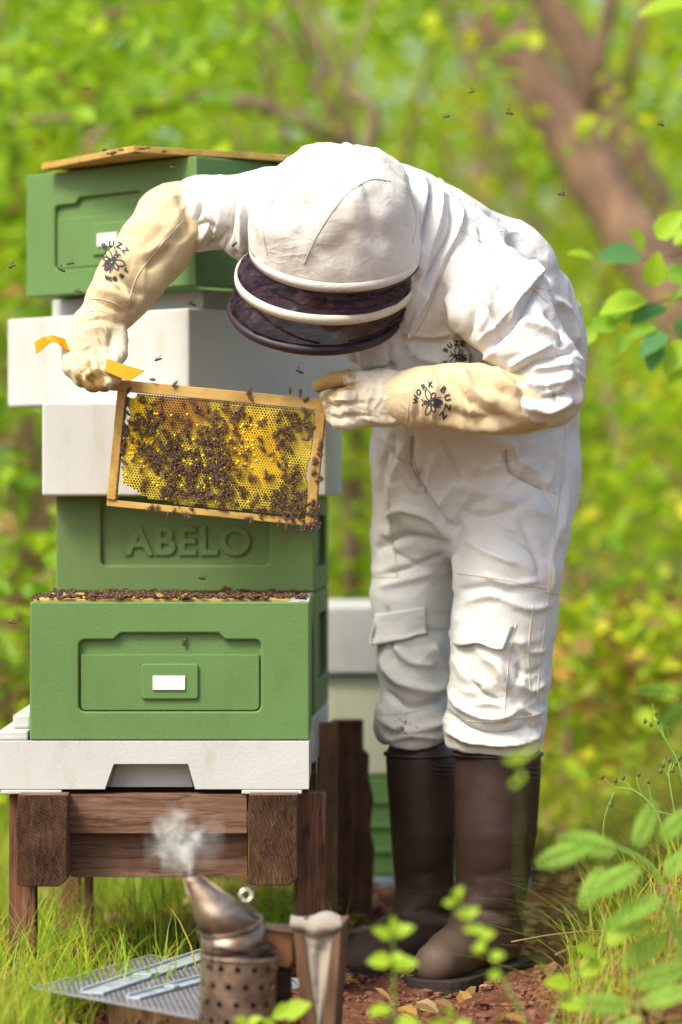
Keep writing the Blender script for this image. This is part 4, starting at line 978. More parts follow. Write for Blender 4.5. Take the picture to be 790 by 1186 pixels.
def bees():
    rr = random.Random(11); pos = []
    x0, x1, y0, y1 = fx0, fx1, fy0, fy1
    blobs = [  # s, t, rs, rt, weight   (fractions of the comb, t from the top)
        (.14, .20, .05, .12, 30), (.28, .10, .16, .06, 12), (.22, .42, .12, .10, 46), (.36, .48, .14, .10, 48), (.46, .25, .07, .14, 40), (.52, .50, .07, .12, 34),
        (.58, .10, .06, .07, 14), (.16, .62, .08, .08, 24), (.30, .66, .10, .08, 30), (.45, .70, .10, .08, 26), (.56, .68, .06, .10, 20), (.86, .14, .05, .08, 20), (.95, .16, .03, .07, 20),
        (.82, .42, .05, .10, 22), (.90, .58, .06, .04, 12), (.76, .68, .05, .06, 10), (.30, .90, .16, .04, 28), (.45, .86, .12, .05, 26), (.62, .88, .10, .05, 12), (.88, .90, .05, .07, 34), (.95, .84, .03, .07, 24), (.73, .10, .06, .05, 8), (.10, .32, .05, .10, 18)]
    tot = []
    for s, t, rs, rt, wgt in blobs:
        for k in range(int(wgt*.72)):
            for _ in range(12):
                a = s+rr.gauss(0, rs); b = t+rr.gauss(0, rt)
                if not (-.01 < a < 1.02 and .0 < b < 1.04): continue
                if b > .66+1.8*a: continue
                x = x0+a*(x1-x0); y = y1-b*(y1-y0)
                if all((x-p[0])**2+(y-p[1])**2 > .0046**2 for p in tot): tot.append((x, y, .0105)); break
    # bees along the left edge of the comb, the bars and the lower right corner
    edge = []
    for k in range(20): edge.append((x0+rr.uniform(-.001, .006), y1-rr.uniform(.05, .62)*(y1-y0), .006))
    px = S(1, YC)
    for a, b in ((178, 438), (290, 452), (292, 459), (350, 455), (357, 461), (338, 451), (204, 443), (150, 450)):
        v = FM.inverted() @ v3(a, b+2, YC); edge.append((v.x, v.y, .0125))
    for k in range(16): edge.append((LW-rr.uniform(-4, 13)*px, -LH+rr.uniform(-6, 22)*px, .014))
    for k in range(9): edge.append((LW-rr.uniform(-1, 8)*px, -LH+rr.uniform(22, 110)*px, .014))
    for k in range(16): edge.append((rr.uniform(.05, .95)*LW, -LH+rr.uniform(-3, 9)*px, .0095))
    allb = [(p, 'comb') for p in tot]+[(p, 'bar') for p in edge]
    rr.shuffle(allb); single = 0; rest = []
    Rm = FM.to_3x3()
    for (p, kind) in allb:
        ang = rr.gauss(.2, 1.0) if rr.random() < .7 else rr.uniform(0, 6.28); sc_ = rr.uniform(.90, 1.10)
        m = FM @ Matrix.Translation((p[0], p[1], p[2]-.0005+rr.uniform(0, .0012))) @ Matrix.Rotation(ang, 4, 'Z') @ Matrix.Rotation(rr.gauss(0, .18), 4, 'X') @ Matrix.Scale(sc_, 4)
        if single < 270:
            o = link('bee', BEE); o.matrix_world = m; single += 1
            if kind == 'comb': tag(o, 'small dark worker bee crawling on the honeycomb', 'bee', 'bees crawling on the honeycomb')
            else: tag(o, 'small dark worker bee clinging to the edge or bars of the held frame', 'bee', 'bees on the bars of the held frame')
        else: rest.append(m)
    # crowd along the open top of the green box
    for k in range(330):
        x = P(rr.uniform(35, 352), 0, YF)[0]; y = YF+rr.uniform(-.003, .40); 
        if k < 90: y = YF+rr.uniform(.0, .03)
        rest.append(Matrix.Translation((x, y, fz1+.003+rr.uniform(0, .004))) @ Matrix.Rotation(rr.choice([1.57, -1.57])+rr.gauss(0, .6), 4, 'Z') @ Matrix.Rotation(rr.gauss(0, .3), 4, 'X'))
    for (cx_, cy_) in ((105, 686), (128, 684), (262, 681)):      # small heaps
        for k in range(5): rest.append(Matrix.Translation(P(cx_+rr.gauss(0, 3), cy_, 5.55)+np.array([0, rr.uniform(-.03, .03), -.004])) @ Matrix.Rotation(rr.uniform(0, 6), 4, 'Z') @ Matrix.Rotation(rr.gauss(0, .6), 4, 'X'))
    # under the askew crown board
    for k in range(18):
        q = P(rr.uniform(118, 190), 0, 5.6); rest.append(Matrix.Translation((q[0], 5.6+rr.uniform(-.02, .1), z3+.003)) @ Matrix.Rotation(rr.uniform(0, 6), 4, 'Z') @ Matrix.Scale(.8, 4))
    bv = np.array([v.co for v in BEE.vertices]); fs = [tuple(p.vertices) for p in BEE.polygons]; ms = [p.material_index for p in BEE.polygons]
    V = []; Fc = []; Mi = []
    for i, m in enumerate(rest):
        A = np.array(m); V.append(bv @ A[:3, :3].T+A[:3, 3]); Fc += [tuple(a+i*len(bv) for a in f) for f in fs]; Mi += ms
    me = bpy.data.meshes.new('bees'); me.from_pydata(np.concatenate(V).tolist(), [], Fc)
    for mt in (M['bee'], M['beeb'], M['wing']): me.materials.append(mt)
    me.polygons.foreach_set('material_index', Mi); me.polygons.foreach_set('use_smooth', [True]*len(Fc)); me.update()
    o = link('bees', me); tag(o, 'crowd of bees over the open green box and the rest of the held comb', 'bees', kind='stuff')
    fly = [((101, 104), 5.9, 'flying bee high on the left above the top green box'), ((517, 137), 5.6, 'flying bee left of the pair above the beekeeper\'s back'), ((547, 108), 5.7, 'flying bee highest above the beekeeper\'s back'),
           ((590, 133), 5.5, 'flying bee right of the pair above the beekeeper\'s back'), ((765, 146), 5.6, 'flying bee near the upper right edge'), ((650, 227), 5.4, 'flying bee just above the beekeeper\'s lower back'),
           ((200, 196), 5.4, 'flying bee between the raised elbow and the crown board'), ((70, 314), 5.3, 'blurred bee low on the top green box, left one of two'), ((82, 307), 5.35, 'bee low on the top green box, right one of two'), 
           ((184, 418), 5.35, 'flying bee in front of the cream box above the comb'), ((346, 432), 5.4, 'flying bee above the right end of the comb frame'), ((222, 354), 5.6, 'bee by the cream box corner under the sleeve'), ((90, 339), 5.5, 'bee on the grey spacer left of the gauntlet'),
           ((14, 723), 5.5, 'flying bee at the left edge beside the front green box'), ((234, 672), 5.5, 'flying bee under the ABELO lettering'), ((24, 537), 6.0, 'dim bee in the bushes left of the rear hive'), ((15, 310), 5.5, 'flying bee beside the left edge of the top green box')]
    for (q, Y, lab) in fly:
        o = link('flying_bee', BEEF, None, tuple(P(q[0], q[1], Y)), (rr.uniform(-.3, .5), rr.uniform(-.4, .4), rr.uniform(1, 2)*rr.choice([-1, 1]))); tag(o, lab, 'bee', 'flying bees'); o.scale = (1.02,)*3
    for (q, Y, rot, lab) in (((214, 743), YF+.008, (R(90), .3, 0), 'bee sitting in the hand recess of the front green box'), ((271, 283), 5.47, (R(80), .8, .3), 'bee sitting on the beekeeper\'s white sleeve beside the veil')):
        o = link('bee', BEE, None, tuple(P(q[0], q[1], Y)), rot); tag(o, lab, 'bee')
bees()
# ------------------------------------------------------------------ the beekeeper: smooth implicit surfaces, one continuous mesh each
class Field:
    def __init__(s, lo, hi, h):
        s.lo = np.array(lo, float); s.h = h; s.n = np.ceil((np.array(hi)-s.lo)/h).astype(int)+1
        s.F = np.full(s.n, .5, np.float32); s.ax = [s.lo[i]+h*np.arange(s.n[i]) for i in range(3)]
    def region(s, lo, hi):
        a = np.clip(np.floor((np.array(lo)-s.lo)/s.h).astype(int), 0, s.n-1); b = np.clip(np.ceil((np.array(hi)-s.lo)/s.h).astype(int)+1, 1, s.n)
        sl_ = tuple(slice(a[i], b[i]) for i in range(3)); X = np.meshgrid(*[s.ax[i][sl_[i]].astype(np.float32) for i in range(3)], indexing='ij')
        return sl_, X
    def put(s, sl_, D, k):
        F0 = s.F[sl_]
        if k <= 0: s.F[sl_] = np.minimum(F0, D); return
        h = np.clip(.5+.5*(F0-D)/k, 0, 1); s.F[sl_] = F0*(1-h)+D*h-k*h*(1-h)
    def carve(s, sl_, D, k=.004):
        F0 = s.F[sl_]; D = -D; h = np.clip(.5-.5*(F0-D)/k, 0, 1); s.F[sl_] = F0*(1-h)+D*h+k*h*(1-h)
    def chain(s, nodes, k=.02, kin=.008, cut=False):
        """nodes: (px, py, Y, half width in photograph pixels, half depth in metres)"""
        C = [P(n[0], n[1], n[2]) for n in nodes]; ru = [S(n[3], n[2]) for n in nodes]; rv = [n[4] if len(n) > 4 else S(n[3], n[2]) for n in nodes]
        C = np.array(C); rm = max(max(ru), max(rv))+k+.02; sl_, (X, Y, Z) = s.region(C.min(0)-rm, C.max(0)+rm)
        best = None
        for i in range(max(1, len(C)-1)):
            A = C[i]; B = C[min(i+1, len(C)-1)]; d = B-A; L = np.linalg.norm(d)
            if L < 1e-6: d = np.array([0, 0, 1.]); L = 1e-6; dh = d
            else: dh = d/L
            vv = np.array([0, 1., 0]); vv = vv-dh*(vv @ dh)
            vv = vv/np.linalg.norm(vv) if np.linalg.norm(vv) > .2 else np.array([1., 0, 0]); uu = np.cross(dh, vv)
            qx, qy, qz = X-A[0], Y-A[1], Z-A[2]; al = qx*dh[0]+qy*dh[1]+qz*dh[2]; t = np.clip(al/L, 0, 1)
            j = min(i+1, len(C)-1); Ru = ru[i]+(ru[j]-ru[i])*t; Rv = rv[i]+(rv[j]-rv[i])*t; Rc = np.minimum(Ru, Rv)
            a = (qx*uu[0]+qy*uu[1]+qz*uu[2])/Ru; b = (qx*vv[0]+qy*vv[1]+qz*vv[2])/Rv; c = (al-t*L)/Rc
            rho = np.sqrt(a*a+b*b+c*c)+1e-6; g = np.sqrt((a/Ru)**2+(b/Rv)**2+(c/Rc)**2)+1e-6; D = rho*(rho-1)/g
            if best is None: best = D
            else: h = np.clip(.5+.5*(best-D)/kin, 0, 1); best = best*(1-h)+D*h-kin*h*(1-h)
        (s.carve if cut else s.put)(sl_, best, k); return s
    def mesh(s):
        F = s.F; h = s.h; ins = F < 0; n = np.array(F.shape)
        occ = np.zeros(n-1, np.int8)
        for dx in (0, 1):
            for dy in (0, 1):
                for dz in (0, 1): occ += ins[dx:n[0]-1+dx, dy:n[1]-1+dy, dz:n[2]-1+dz]
        act = (occ > 0) & (occ < 8); idx = np.full(act.shape, -1, np.int64); I = np.argwhere(act); idx[act] = np.arange(len(I))
        acc = np.zeros((len(I), 3)); cnt = np.zeros(len(I)); cor = [(a, b, c) for a in (0, 1) for b in (0, 1) for c in (0, 1)]
        for p in cor:
            for ax in range(3):
                if p[ax] == 1: continue
                q = list(p); q[ax] = 1
                f0 = F[I[:, 0]+p[0], I[:, 1]+p[1], I[:, 2]+p[2]]; f1 = F[I[:, 0]+q[0], I[:, 1]+q[1], I[:, 2]+q[2]]; m = (f0 < 0) != (f1 < 0)
                t = f0[m]/(f0[m]-f1[m]); pt = np.tile(np.array(p, float), (m.sum(), 1)); pt[:, ax] = t; acc[m] += pt; cnt[m] += 1
        V = s.lo+(I+acc/cnt[:, None])*h; Q = []
        for ax in range(3):
            sl0 = [slice(1, -1)]*3; sl0[ax] = slice(0, -1); sl1 = list(sl0); sl1[ax] = slice(1, None)
            o = [a for a in range(3) if a != ax]
            a0 = ins[tuple(sl0)]; a1 = ins[tuple(sl1)]; E = np.argwhere(a0 != a1); E0 = E.copy(); 
            for a in o: E0[:, a] += 1
            st = a0[tuple(E.T)]
            def cid(da, db):
                q = E0.copy(); q[:, o[0]] += da; q[:, o[1]] += db; return idx[q[:, 0], q[:, 1], q[:, 2]]
            q = np.stack([cid(-1, -1), cid(0, -1), cid(0, 0), cid(-1, 0)], -1)
            flip = st if ax != 1 else ~st
            q = np.where(flip[:, None], q, q[:, ::-1]); Q.append(q)
        return V, np.concatenate(Q)
def vnormals(V, Q):
    n = np.cross(V[Q[:, 2]]-V[Q[:, 0]], V[Q[:, 3]]-V[Q[:, 1]]); N = np.zeros_like(V)
    for k in range(4): np.add.at(N, Q[:, k], n)
    return N/(np.linalg.norm(N, axis=1)[:, None]+1e-12)
def smoothv(V, Q, it=2, lam=.5):
    E = np.concatenate([Q[:, [0, 1]], Q[:, [1, 2]], Q[:, [2, 3]], Q[:, [3, 0]]]); E = np.concatenate([E, E[:, ::-1]])
    cnt = np.bincount(E[:, 0], minlength=len(V))[:, None]
    for _ in range(it):
        A = np.stack([np.bincount(E[:, 0], V[E[:, 1], k], len(V)) for k in range(3)], -1)/np.maximum(cnt, 1); V = V+(A-V)*lam
    return V
def proj(V): return np.stack([CX+V[:, 0]*F/V[:, 1], HY-(V[:, 2]-CH)*F/V[:, 1]], -1)
def npnoise(p, seed=0):
    """vectorised value noise, p (N,3)"""
    i = np.floor(p).astype(np.int64); f = p-i; f = f*f*(3-2*f); out = np.zeros(len(p))
    for dx in (0, 1):
        for dy in (0, 1):
            for dz in (0, 1):
                h = (i[:, 0]+dx)*374761393+(i[:, 1]+dy)*668265263+(i[:, 2]+dz)*2147483647+seed*974711
                h = (h ^ (h >> 13))*1274126177; h = (h ^ (h >> 16)) & 0xffff
                w_ = (f[:, 0] if dx else 1-f[:, 0])*(f[:, 1] if dy else 1-f[:, 1])*(f[:, 2] if dz else 1-f[:, 2]); out += w_*h/65535.
    return out*2-1
def wrinkle(V, Q, strokes, crumple, fine=.0012):
    """strokes: (points in the photograph, half width px, height m): ridges (+) and creases (-) pressed into the cloth seen there;
    crumple: (px, py, radius px, fold direction deg, wavelength m, height m)"""
    N = vnormals(V, Q); Pp = proj(V); face = np.clip(-N[:, 1]*2.5+.35, 0, 1); D = np.zeros(len(V))
    for pts, wd, amp in strokes:
        pts = np.array(pts, float)
        if len(pts) > 2:      # smooth the stroke
            q = []
            for i in range(len(pts)-1):
                p0, p1, p2, p3 = pts[max(i-1, 0)], pts[i], pts[i+1], pts[min(i+2, len(pts)-1)]
                for t in np.linspace(0, 1, 4, endpoint=False): q.append(.5*((2*p1)+(p2-p0)*t+(2*p0-5*p1+4*p2-p3)*t*t+(3*p1-p0-3*p2+p3)*t**3))
            q.append(pts[-1]); pts = np.array(q)
        lo = pts.min(0)-wd*3; hi = pts.max(0)+wd*3; m = np.nonzero((Pp[:, 0] > lo[0]) & (Pp[:, 0] < hi[0]) & (Pp[:, 1] > lo[1]) & (Pp[:, 1] < hi[1]))[0]
        if not len(m): continue
        best = np.full(len(m), 1e9); tt = np.zeros(len(m)); n = len(pts)-1
        for i in range(n):
            a, b = pts[i], pts[i+1]; d = b-a; L2 = d @ d+1e-9; t = np.clip(((Pp[m]-a) @ d)/L2, 0, 1); ds = np.linalg.norm(Pp[m]-a-t[:, None]*d, axis=1)
            k = ds < best; best[k] = ds[k]; tt[k] = (i+t[k])/n
        tap = np.clip(np.minimum(tt, 1-tt)*5+.12, 0, 1)
        D[m] += amp*1.55*(.55*np.exp(-(best/wd)**2)+.45*np.exp(-(best/(wd*.62))**1.25))*tap*face[m]
    for cx_, cy_, rad, ang, wl, amp in crumple:
        w_ = np.exp(-(((Pp[:, 0]-cx_)**2+(Pp[:, 1]-cy_)**2)/rad**2)); m = w_ > .02; c, s_ = math.cos(R(ang)), math.sin(R(ang)); q = V[m]
        al = q[:, 0]*c-q[:, 2]*s_; ac = q[:, 0]*s_+q[:, 2]*c       # ang measured in the image, y down
        u = np.stack([al/(wl*3.2), q[:, 1]/(wl*2.0), ac/wl], -1); wv = npnoise(q/(wl*2.2)+7, 3)
        u[:, 2] += wv*.9; r_ = np.clip(1-np.abs(npnoise(u, int(cx_)))*2.0, 0, 1)**1.7*1.5; r2 = npnoise(u*1.9+3, int(cy_))
        D[m] += amp*1.35*w_[m]*(r_*.75+r2*.35)
    D += fine*npnoise(V/.035, 5)+fine*.4*npnoise(V/.014, 9)
    return V+N*D[:, None]
def body(name, field, mat, parent, strokes=(), crumple=(), fine=.0012, sm=2, post=1):
    V, Q = field.mesh(); V = smoothv(V, Q, sm); V = wrinkle(V, Q, strokes, crumple, fine); V = smoothv(V, Q, post, .4)
    me = npmesh(name, V, Q, [M[mat]]); o = link(name, me, parent)
    bvh = BVHTree.FromPolygons([tuple(v) for v in V], [tuple(map(int, q)) for q in Q])
    return o, bvh
CAM = Vector((0, 0, CH))
def hit(bvh, px, py, off=.0012, Yd=5.5):
    d = (Vector(P(px, py, 1))-CAM).normalized(); r = bvh.ray_cast(CAM, d)
    if r[0] is None: return Vector(P(px, py, Yd)), Vector((0, -1, 0))
    n = r[1] if r[1].dot(d) < 0 else -r[1]
    return r[0]+n*off, n
def spline(pts, k=6):
    pts = [np.array(p, float) for p in pts]; out = []
    for i in range(len(pts)-1):
        p0, p1, p2, p3 = pts[max(i-1, 0)], pts[i], pts[i+1], pts[min(i+2, len(pts)-1)]
        for t in np.linspace(0, 1, k, endpoint=False): out.append(.5*((2*p1)+(p2-p0)*t+(2*p0-5*p1+4*p2-p3)*t*t+(3*p1-p0-3*p2+p3)*t**3))
    out.append(pts[-1]); return out
def seam(bvh, pts, parent, rad=.0010, mat='seam', name='seam', k=8, off=.0004, n=5):
    q = [hit(bvh, p[0], p[1], off)[0] for p in spline(pts, k)]
    q2 = [q[0]]
    for p in q[1:]:
        if (p-q2[-1]).length < .07: q2.append(p)
    mb = MB(); mb.tube(q2, rad, n); return mb.build(name, M[mat], parent, smooth=True, fix=False)
def patch(bvh, quad, parent, name, mat, nu=14, nv=8, lift=.004, th=.002, curl=.0, Yd=5.5, edge=None):
    """cloth patch laid on the body; quad = four photograph corners, clockwise from the upper left; the lower edge lifts off by curl"""
    a, b, c, d = [np.array(p, float) for p in quad]; top = []; 
    for j in range(nv):
        for i in range(nu):
            s, t = i/(nu-1), j/(nv-1); p = (a*(1-s)+b*s)*(1-t)+(d*(1-s)+c*s)*t
            if edge: p = p+np.array(edge(s, t))
            h, n = hit(bvh, p[0], p[1], 0, Yd); top.append(h+n*(lift+curl*t*t))
    V = np.array(top); I = np.arange(nu*nv).reshape(nv, nu); Q = np.stack([I[:-1, :-1], I[1:, :-1], I[1:, 1:], I[:-1, 1:]], -1).reshape(-1, 4)
    V = smoothv(V, Q, 3, .45); o = link(name, npmesh(name, V, Q, [M[mat]]), parent); md = o.modifiers.new('t', 'SOLIDIFY'); md.thickness = th; md.offset = 0
    return o
person = empty('person', (P(540, 0, 5.65)[0], 5.65, 0), label='beekeeper in white suit, veiled hood and brown wellingtons bending over a comb frame', cat='person')
def attach(o): o.parent = person; o.matrix_parent_inverse = person.matrix_world.inverted(); return o
bpy.context.view_layer.update()
class PP:      # parent by placing world-space meshes under the person without moving them
    pass
def build_suit():
    f = Field((-.32, 5.12, .30), (.52, 6.02, 1.48), .0038)
    # trousers
    f.chain([(592, 560, 5.68, 78, .125), (594, 610, 5.63, 66, .105), (590, 660, 5.60, 61, .098), (584, 720, 5.60, 60, .098), (580, 780, 5.60, 57, .093), (575, 830, 5.61, 57, .090), (572, 858, 5.62, 55, .088)], 0)
    f.chain([(498, 560, 5.76, 64, .11), (482, 620, 5.78, 53, .098), (479, 690, 5.78, 49, .092), (479, 750, 5.78, 44, .085), (480, 800, 5.78, 38, .078), (478, 838, 5.78, 44, .086), (478, 856, 5.78, 42, .085)], .012)
    f.chain([(553, 565, 5.72, 112, .135), (550, 520, 5.72, 120, .145), (556, 470, 5.71, 115, .145), (570, 400, 5.68, 106, .155)], .04)
    # trunk bending forward
    f.chain([(566, 405, 5.68, 108, .155), (546, 350, 5.62, 101, .155), (498, 306, 5.55, 86, .15), (452, 266, 5.48, 74, .12)], .03, .03)
    f.chain([(440, 385, 5.50, 48, .09), (470, 440, 5.58, 40, .09), (490, 490, 5.64, 48, .09)], .04)
    f.chain([(505, 400, 5.52, 56, .08), (560, 470, 5.6, 60, .09)], .05)
    # near arm: shoulder, sleeve, folded elbow
    f.chain([(545, 310, 5.46, 52, .075), (578, 352, 5.38, 54, .068), (604, 392, 5.35, 44, .062)], .035, .02)
    f.chain([(606, 394, 5.35, 45, .060), (636, 430, 5.35, 39, .058), (636, 458, 5.34, 34, .055), (612, 466, 5.33, 32, .05)], .012, .016)
    # far arm
    f.chain([(360, 245, 5.53, 54, .10), (318, 250, 5.53, 56, .095), (300, 252, 5.54, 55, .09)], .03)
    f.chain([(290, 242, 5.56, 40, .07), (258, 246, 5.58, 41, .066), (230, 248, 5.58, 43, .066)], .002)
    # cloth of the hood falling on to the shoulders
    f.chain([(438, 236, 5.49, 46, .10), (472, 254, 5.50, 50, .11), (500, 270, 5.51, 52, .12)], .025)
    f.chain([(470, 300, 5.42, 26, .06), (478, 350, 5.45, 34, .06)], .04)
    # open trouser ends and sleeve ends: pushed in so that boot and gauntlet come out of them
    sl_, (X, Y, Z) = f.region((-.2, 5.4, .30), (.5, 6.02, .46)); zc = P(0, 867, 5.66)[2]+.004*np.sin(X*38)+.003*np.sin(Y*45); f.carve(sl_, Z-zc, .006)
    f.chain([(572, 862, 5.62, 47, .078), (572, 895, 5.62, 47, .078)], .006, cut=True)
    f.chain([(480, 862, 5.78, 36, .074), (480, 895, 5.78, 36, .074)], .006, cut=True)
    f.chain([(212, 250, 5.58, 38, .058), (190, 254, 5.58, 38, .058)], .006, cut=True)
    st = [  # ---- trousers, near leg
        ([(520, 560), (560, 572), (600, 585), (640, 600)], 9, .006), ([(530, 590), (556, 598), (590, 590), (620, 575)], 8, -.008), ([(528, 618), (530, 600), (545, 582), (575, 575)], 8, -.010),
        ([(535, 700), (570, 690), (610, 705), (640, 700)], 7, .005), ([(530, 685), (565, 680), (600, 690)], 6, -.005), ([(560, 665), (590, 676), (625, 672)], 5, .004),
        ([(520, 800), (540, 822), (570, 832), (600, 822)], 7, .008), ([(514, 822), (540, 842), (575, 850), (610, 842)], 6, -.008), ([(518, 845), (550, 858), (590, 860), (626, 850)], 6, .008),
        ([(600, 790), (615, 800), (632, 790)], 6, .007), ([(596, 770), (612, 780), (630, 772)], 5, -.006), ([(598, 815), (616, 828), (630, 820)], 6, .007), ([(606, 832), (618, 843), (629, 838)], 5, -.006),
        ([(600, 740), (615, 755), (634, 752)], 6, .005), ([(590, 750), (603, 768), (600, 790)], 5, -.005), ([(527, 760), (540, 780), (560, 790)], 8, .005),
        ([(540, 730), (560, 760), (590, 790)], 9, .004), ([(626, 560), (648, 600), (640, 660)], 8, -.005), ([(652, 520), (655, 580), (646, 640)], 7, .005),
        # far leg
        ([(436, 640), (450, 628), (480, 622), (520, 632)], 8, -.008), ([(440, 680), (470, 672), (505, 662)], 7, .005), ([(445, 665), (480, 655), (515, 640)], 6, -.005),
        ([(440, 760), (465, 790), (500, 800), (518, 790)], 9, .008), ([(446, 800), (470, 818), (500, 815), (520, 805)], 6, -.010), ([(438, 830), (465, 845), (500, 842), (520, 832)], 7, .007), ([(470, 740), (490, 730), (515, 735)], 7, -.005), ([(455, 745), (475, 765), (505, 770)], 7, .005),
        ([(450, 520), (440, 570), (447, 620)], 6, -.006), ([(470, 510), (458, 550), (452, 590)], 7, .005),
        ([(545, 600), (575, 610), (610, 632), (635, 650)], 5, -.005), ([(540, 625), (565, 640), (600, 655)], 5, .004), ([(570, 530), (556, 548), (540, 570), (522, 595)], 7, -.003), ([(615, 530), (600, 550), (575, 572), (545, 600)], 6, .003),
        ([(505, 510), (520, 530), (530, 560)], 7, -.006), ([(448, 600), (465, 590), (500, 600), (522, 625)], 6, .006), ([(440, 620), (455, 640), (490, 655)], 5, -.005), ([(455, 500), (462, 530), (480, 545)], 5, -.006), ([(652, 600), (640, 640), (638, 690)], 5, .005), ([(530, 640), (532, 665), (528, 690)], 6, .006), ([(600, 600), (620, 640), (625, 670)], 6, -.004),
        ([(540, 770), (556, 800), (580, 812)], 5, -.005), ([(560, 758), (580, 775), (588, 800)], 5, .005), ([(450, 700), (452, 740), (460, 770)], 6, -.004), ([(500, 745), (512, 770), (515, 790)], 5, .006),
        ([(560, 245), (590, 262), (615, 285)], 5, -.004), ([(545, 262), (552, 285), (546, 315)], 6, .006), ([(570, 290), (585, 305), (588, 325)], 5, -.005), ([(560, 350), (575, 380), (570, 405)], 5, -.006), ([(590, 330), (600, 352), (590, 378)], 5, .006), ([(540, 405), (560, 415), (575, 405)], 5, .006), ([(655, 320), (666, 340), (672, 362)], 5, .006),
        ([(330, 205), (336, 230), (328, 262), (300, 300)], 6, .007), ([(290, 200), (292, 225), (286, 262), (284, 300)], 5, -.006), ([(255, 206), (262, 228), (256, 262), (248, 285)], 5, .007), ([(222, 206), (232, 220), (250, 228)], 4, -.005), ([(228, 262), (240, 258), (256, 262)], 4, -.006), ([(270, 290), (285, 296), (300, 290)], 5, -.006),
        # crotch and fly
        ([(478, 500), (476, 540), (492, 570), (512, 600), (528, 618)], 7, -.009), ([(505, 520), (498, 560), (515, 590)], 8, .006), ([(530, 560), (512, 585), (518, 610)], 7, .006), ([(545, 545), (580, 540), (610, 545)], 10, .004),
        ([(586, 520), (590, 545), (615, 558), (640, 568)], 4, -.008), ([(592, 512), (600, 535), (625, 550)], 5, .006), ([(460, 530), (475, 555), (486, 572)], 5, .006), ([(560, 500), (600, 505), (640, 500)], 8, -.005),
        ([(665, 490), (660, 530), (650, 575)], 6, -.005), ([(640, 500), (640, 540), (632, 570)], 6, .005), ([(440, 500), (470, 530), (485, 545)], 7, .006),
        # chest
        ([(400, 420), (430, 428), (460, 425)], 5, -.006), ([(420, 400), (428, 440), (440, 470)], 6, .006), ([(450, 395), (452, 420), (460, 450)], 6, -.006), ([(470, 380), (480, 410), (520, 420)], 9, .006), ([(410, 405), (415, 430), (430, 455)], 4, -.005),
        ([(470, 385), (505, 388), (538, 380)], 3, .003), ([(465, 392), (505, 396), (540, 388)], 4, -.004),
        # back and shoulder
        ([(528, 230), (532, 255), (520, 290), (500, 330), (480, 370), (470, 395)], 4, .008), ([(520, 232), (522, 262), (508, 295), (490, 330)], 4, -.007), ([(510, 222), (505, 260), (490, 300), (484, 330)], 5, .008), ([(500, 215), (494, 250), (486, 290)], 4, -.008), ([(485, 200), (492, 225), (484, 262), (488, 300)], 6, .007),
        ([(585, 275), (600, 285), (612, 300), (640, 325)], 8, -.012), ([(590, 258), (620, 278), (650, 312)], 10, .006), ([(620, 320), (606, 340), (585, 370), (555, 395)], 6, .010), ([(625, 330), (612, 352), (590, 382), (565, 402)], 5, -.008), ([(612, 300), (616, 312), (622, 325)], 4, .010),
        ([(545, 330), (550, 360), (540, 395)], 8, -.007), ([(560, 320), (568, 350), (558, 385)], 7, .007), ([(532, 395), (545, 405), (548, 425)], 5, -.012), ([(575, 330), (585, 350), (575, 375)], 6, -.005), ([(520, 340), (528, 365), (522, 400)], 7, .006),
        ([(640, 345), (660, 365), (668, 400)], 7, .007), ([(630, 360), (648, 380), (650, 405)], 6, -.007), ([(600, 372), (630, 380), (655, 400)], 7, .006),
        # folded elbow
        ([(598, 432), (620, 420), (650, 410), (668, 405)], 5, -.010), ([(606, 445), (630, 448), (660, 440)], 6, .008), ([(604, 456), (628, 460), (658, 455)], 4, -.009), ([(610, 470), (635, 474), (662, 462)], 6, .008), ([(616, 428), (640, 425), (664, 422)], 6, .008), ([(622, 440), (640, 452), (646, 470)], 4, -.007), ([(590, 425), (610, 412), (640, 400)], 6, .007), ([(650, 430), (668, 448), (668, 470)], 5, .006),
        # far arm
        ([(262, 205), (272, 225), (268, 255), (262, 285)], 5, -.010), ([(275, 205), (284, 230), (282, 265), (280, 300)], 7, .008), ([(245, 210), (252, 235), (240, 265), (225, 280)], 7, .008), ([(300, 205), (306, 235), (300, 275)], 6, -.006), ([(225, 215), (235, 235), (226, 260)], 5, -.006), ([(240, 285), (255, 275), (262, 262)], 5, -.007), ([(318, 205), (325, 240), (318, 270)], 7, .006),
    ]
    cr = [(540, 520, 60, 20, .05, .003), (575, 640, 55, 10, .055, .005), (575, 760, 50, 20, .045, .005), (575, 840, 45, 12, .030, .009), (478, 660, 45, -20, .05, .006), (478, 780, 45, 25, .045, .006), (478, 845, 40, 10, .03, .008),
          (600, 340, 60, 60, .045, .006), (560, 280, 60, 40, .06, .004), (500, 330, 50, 80, .035, .006), (635, 440, 40, -10, .028, .010), (500, 230, 35, 70, .025, .005), (240, 245, 40, 75, .035, .007), (300, 250, 40, 80, .04, .006), (450, 430, 50, 80, .035, .007), (520, 420, 40, 30, .035, .006), (640, 330, 40, 60, .04, .006), (470, 560, 40, 70, .04, .005)]
    st = [(a, b*.72, c*(1.0 if b >= 7 else 1.08)*(.62 if a[0][0] > 585 and a[0][1] > 735 else 1)) for a, b, c in st]; cr = [(a, b, c, d, e, f_*.8) for a, b, c, d, e, f_ in cr]; o, bvh = body('suit', f, 'suit', None, st, cr, .0012, 2, 0); 
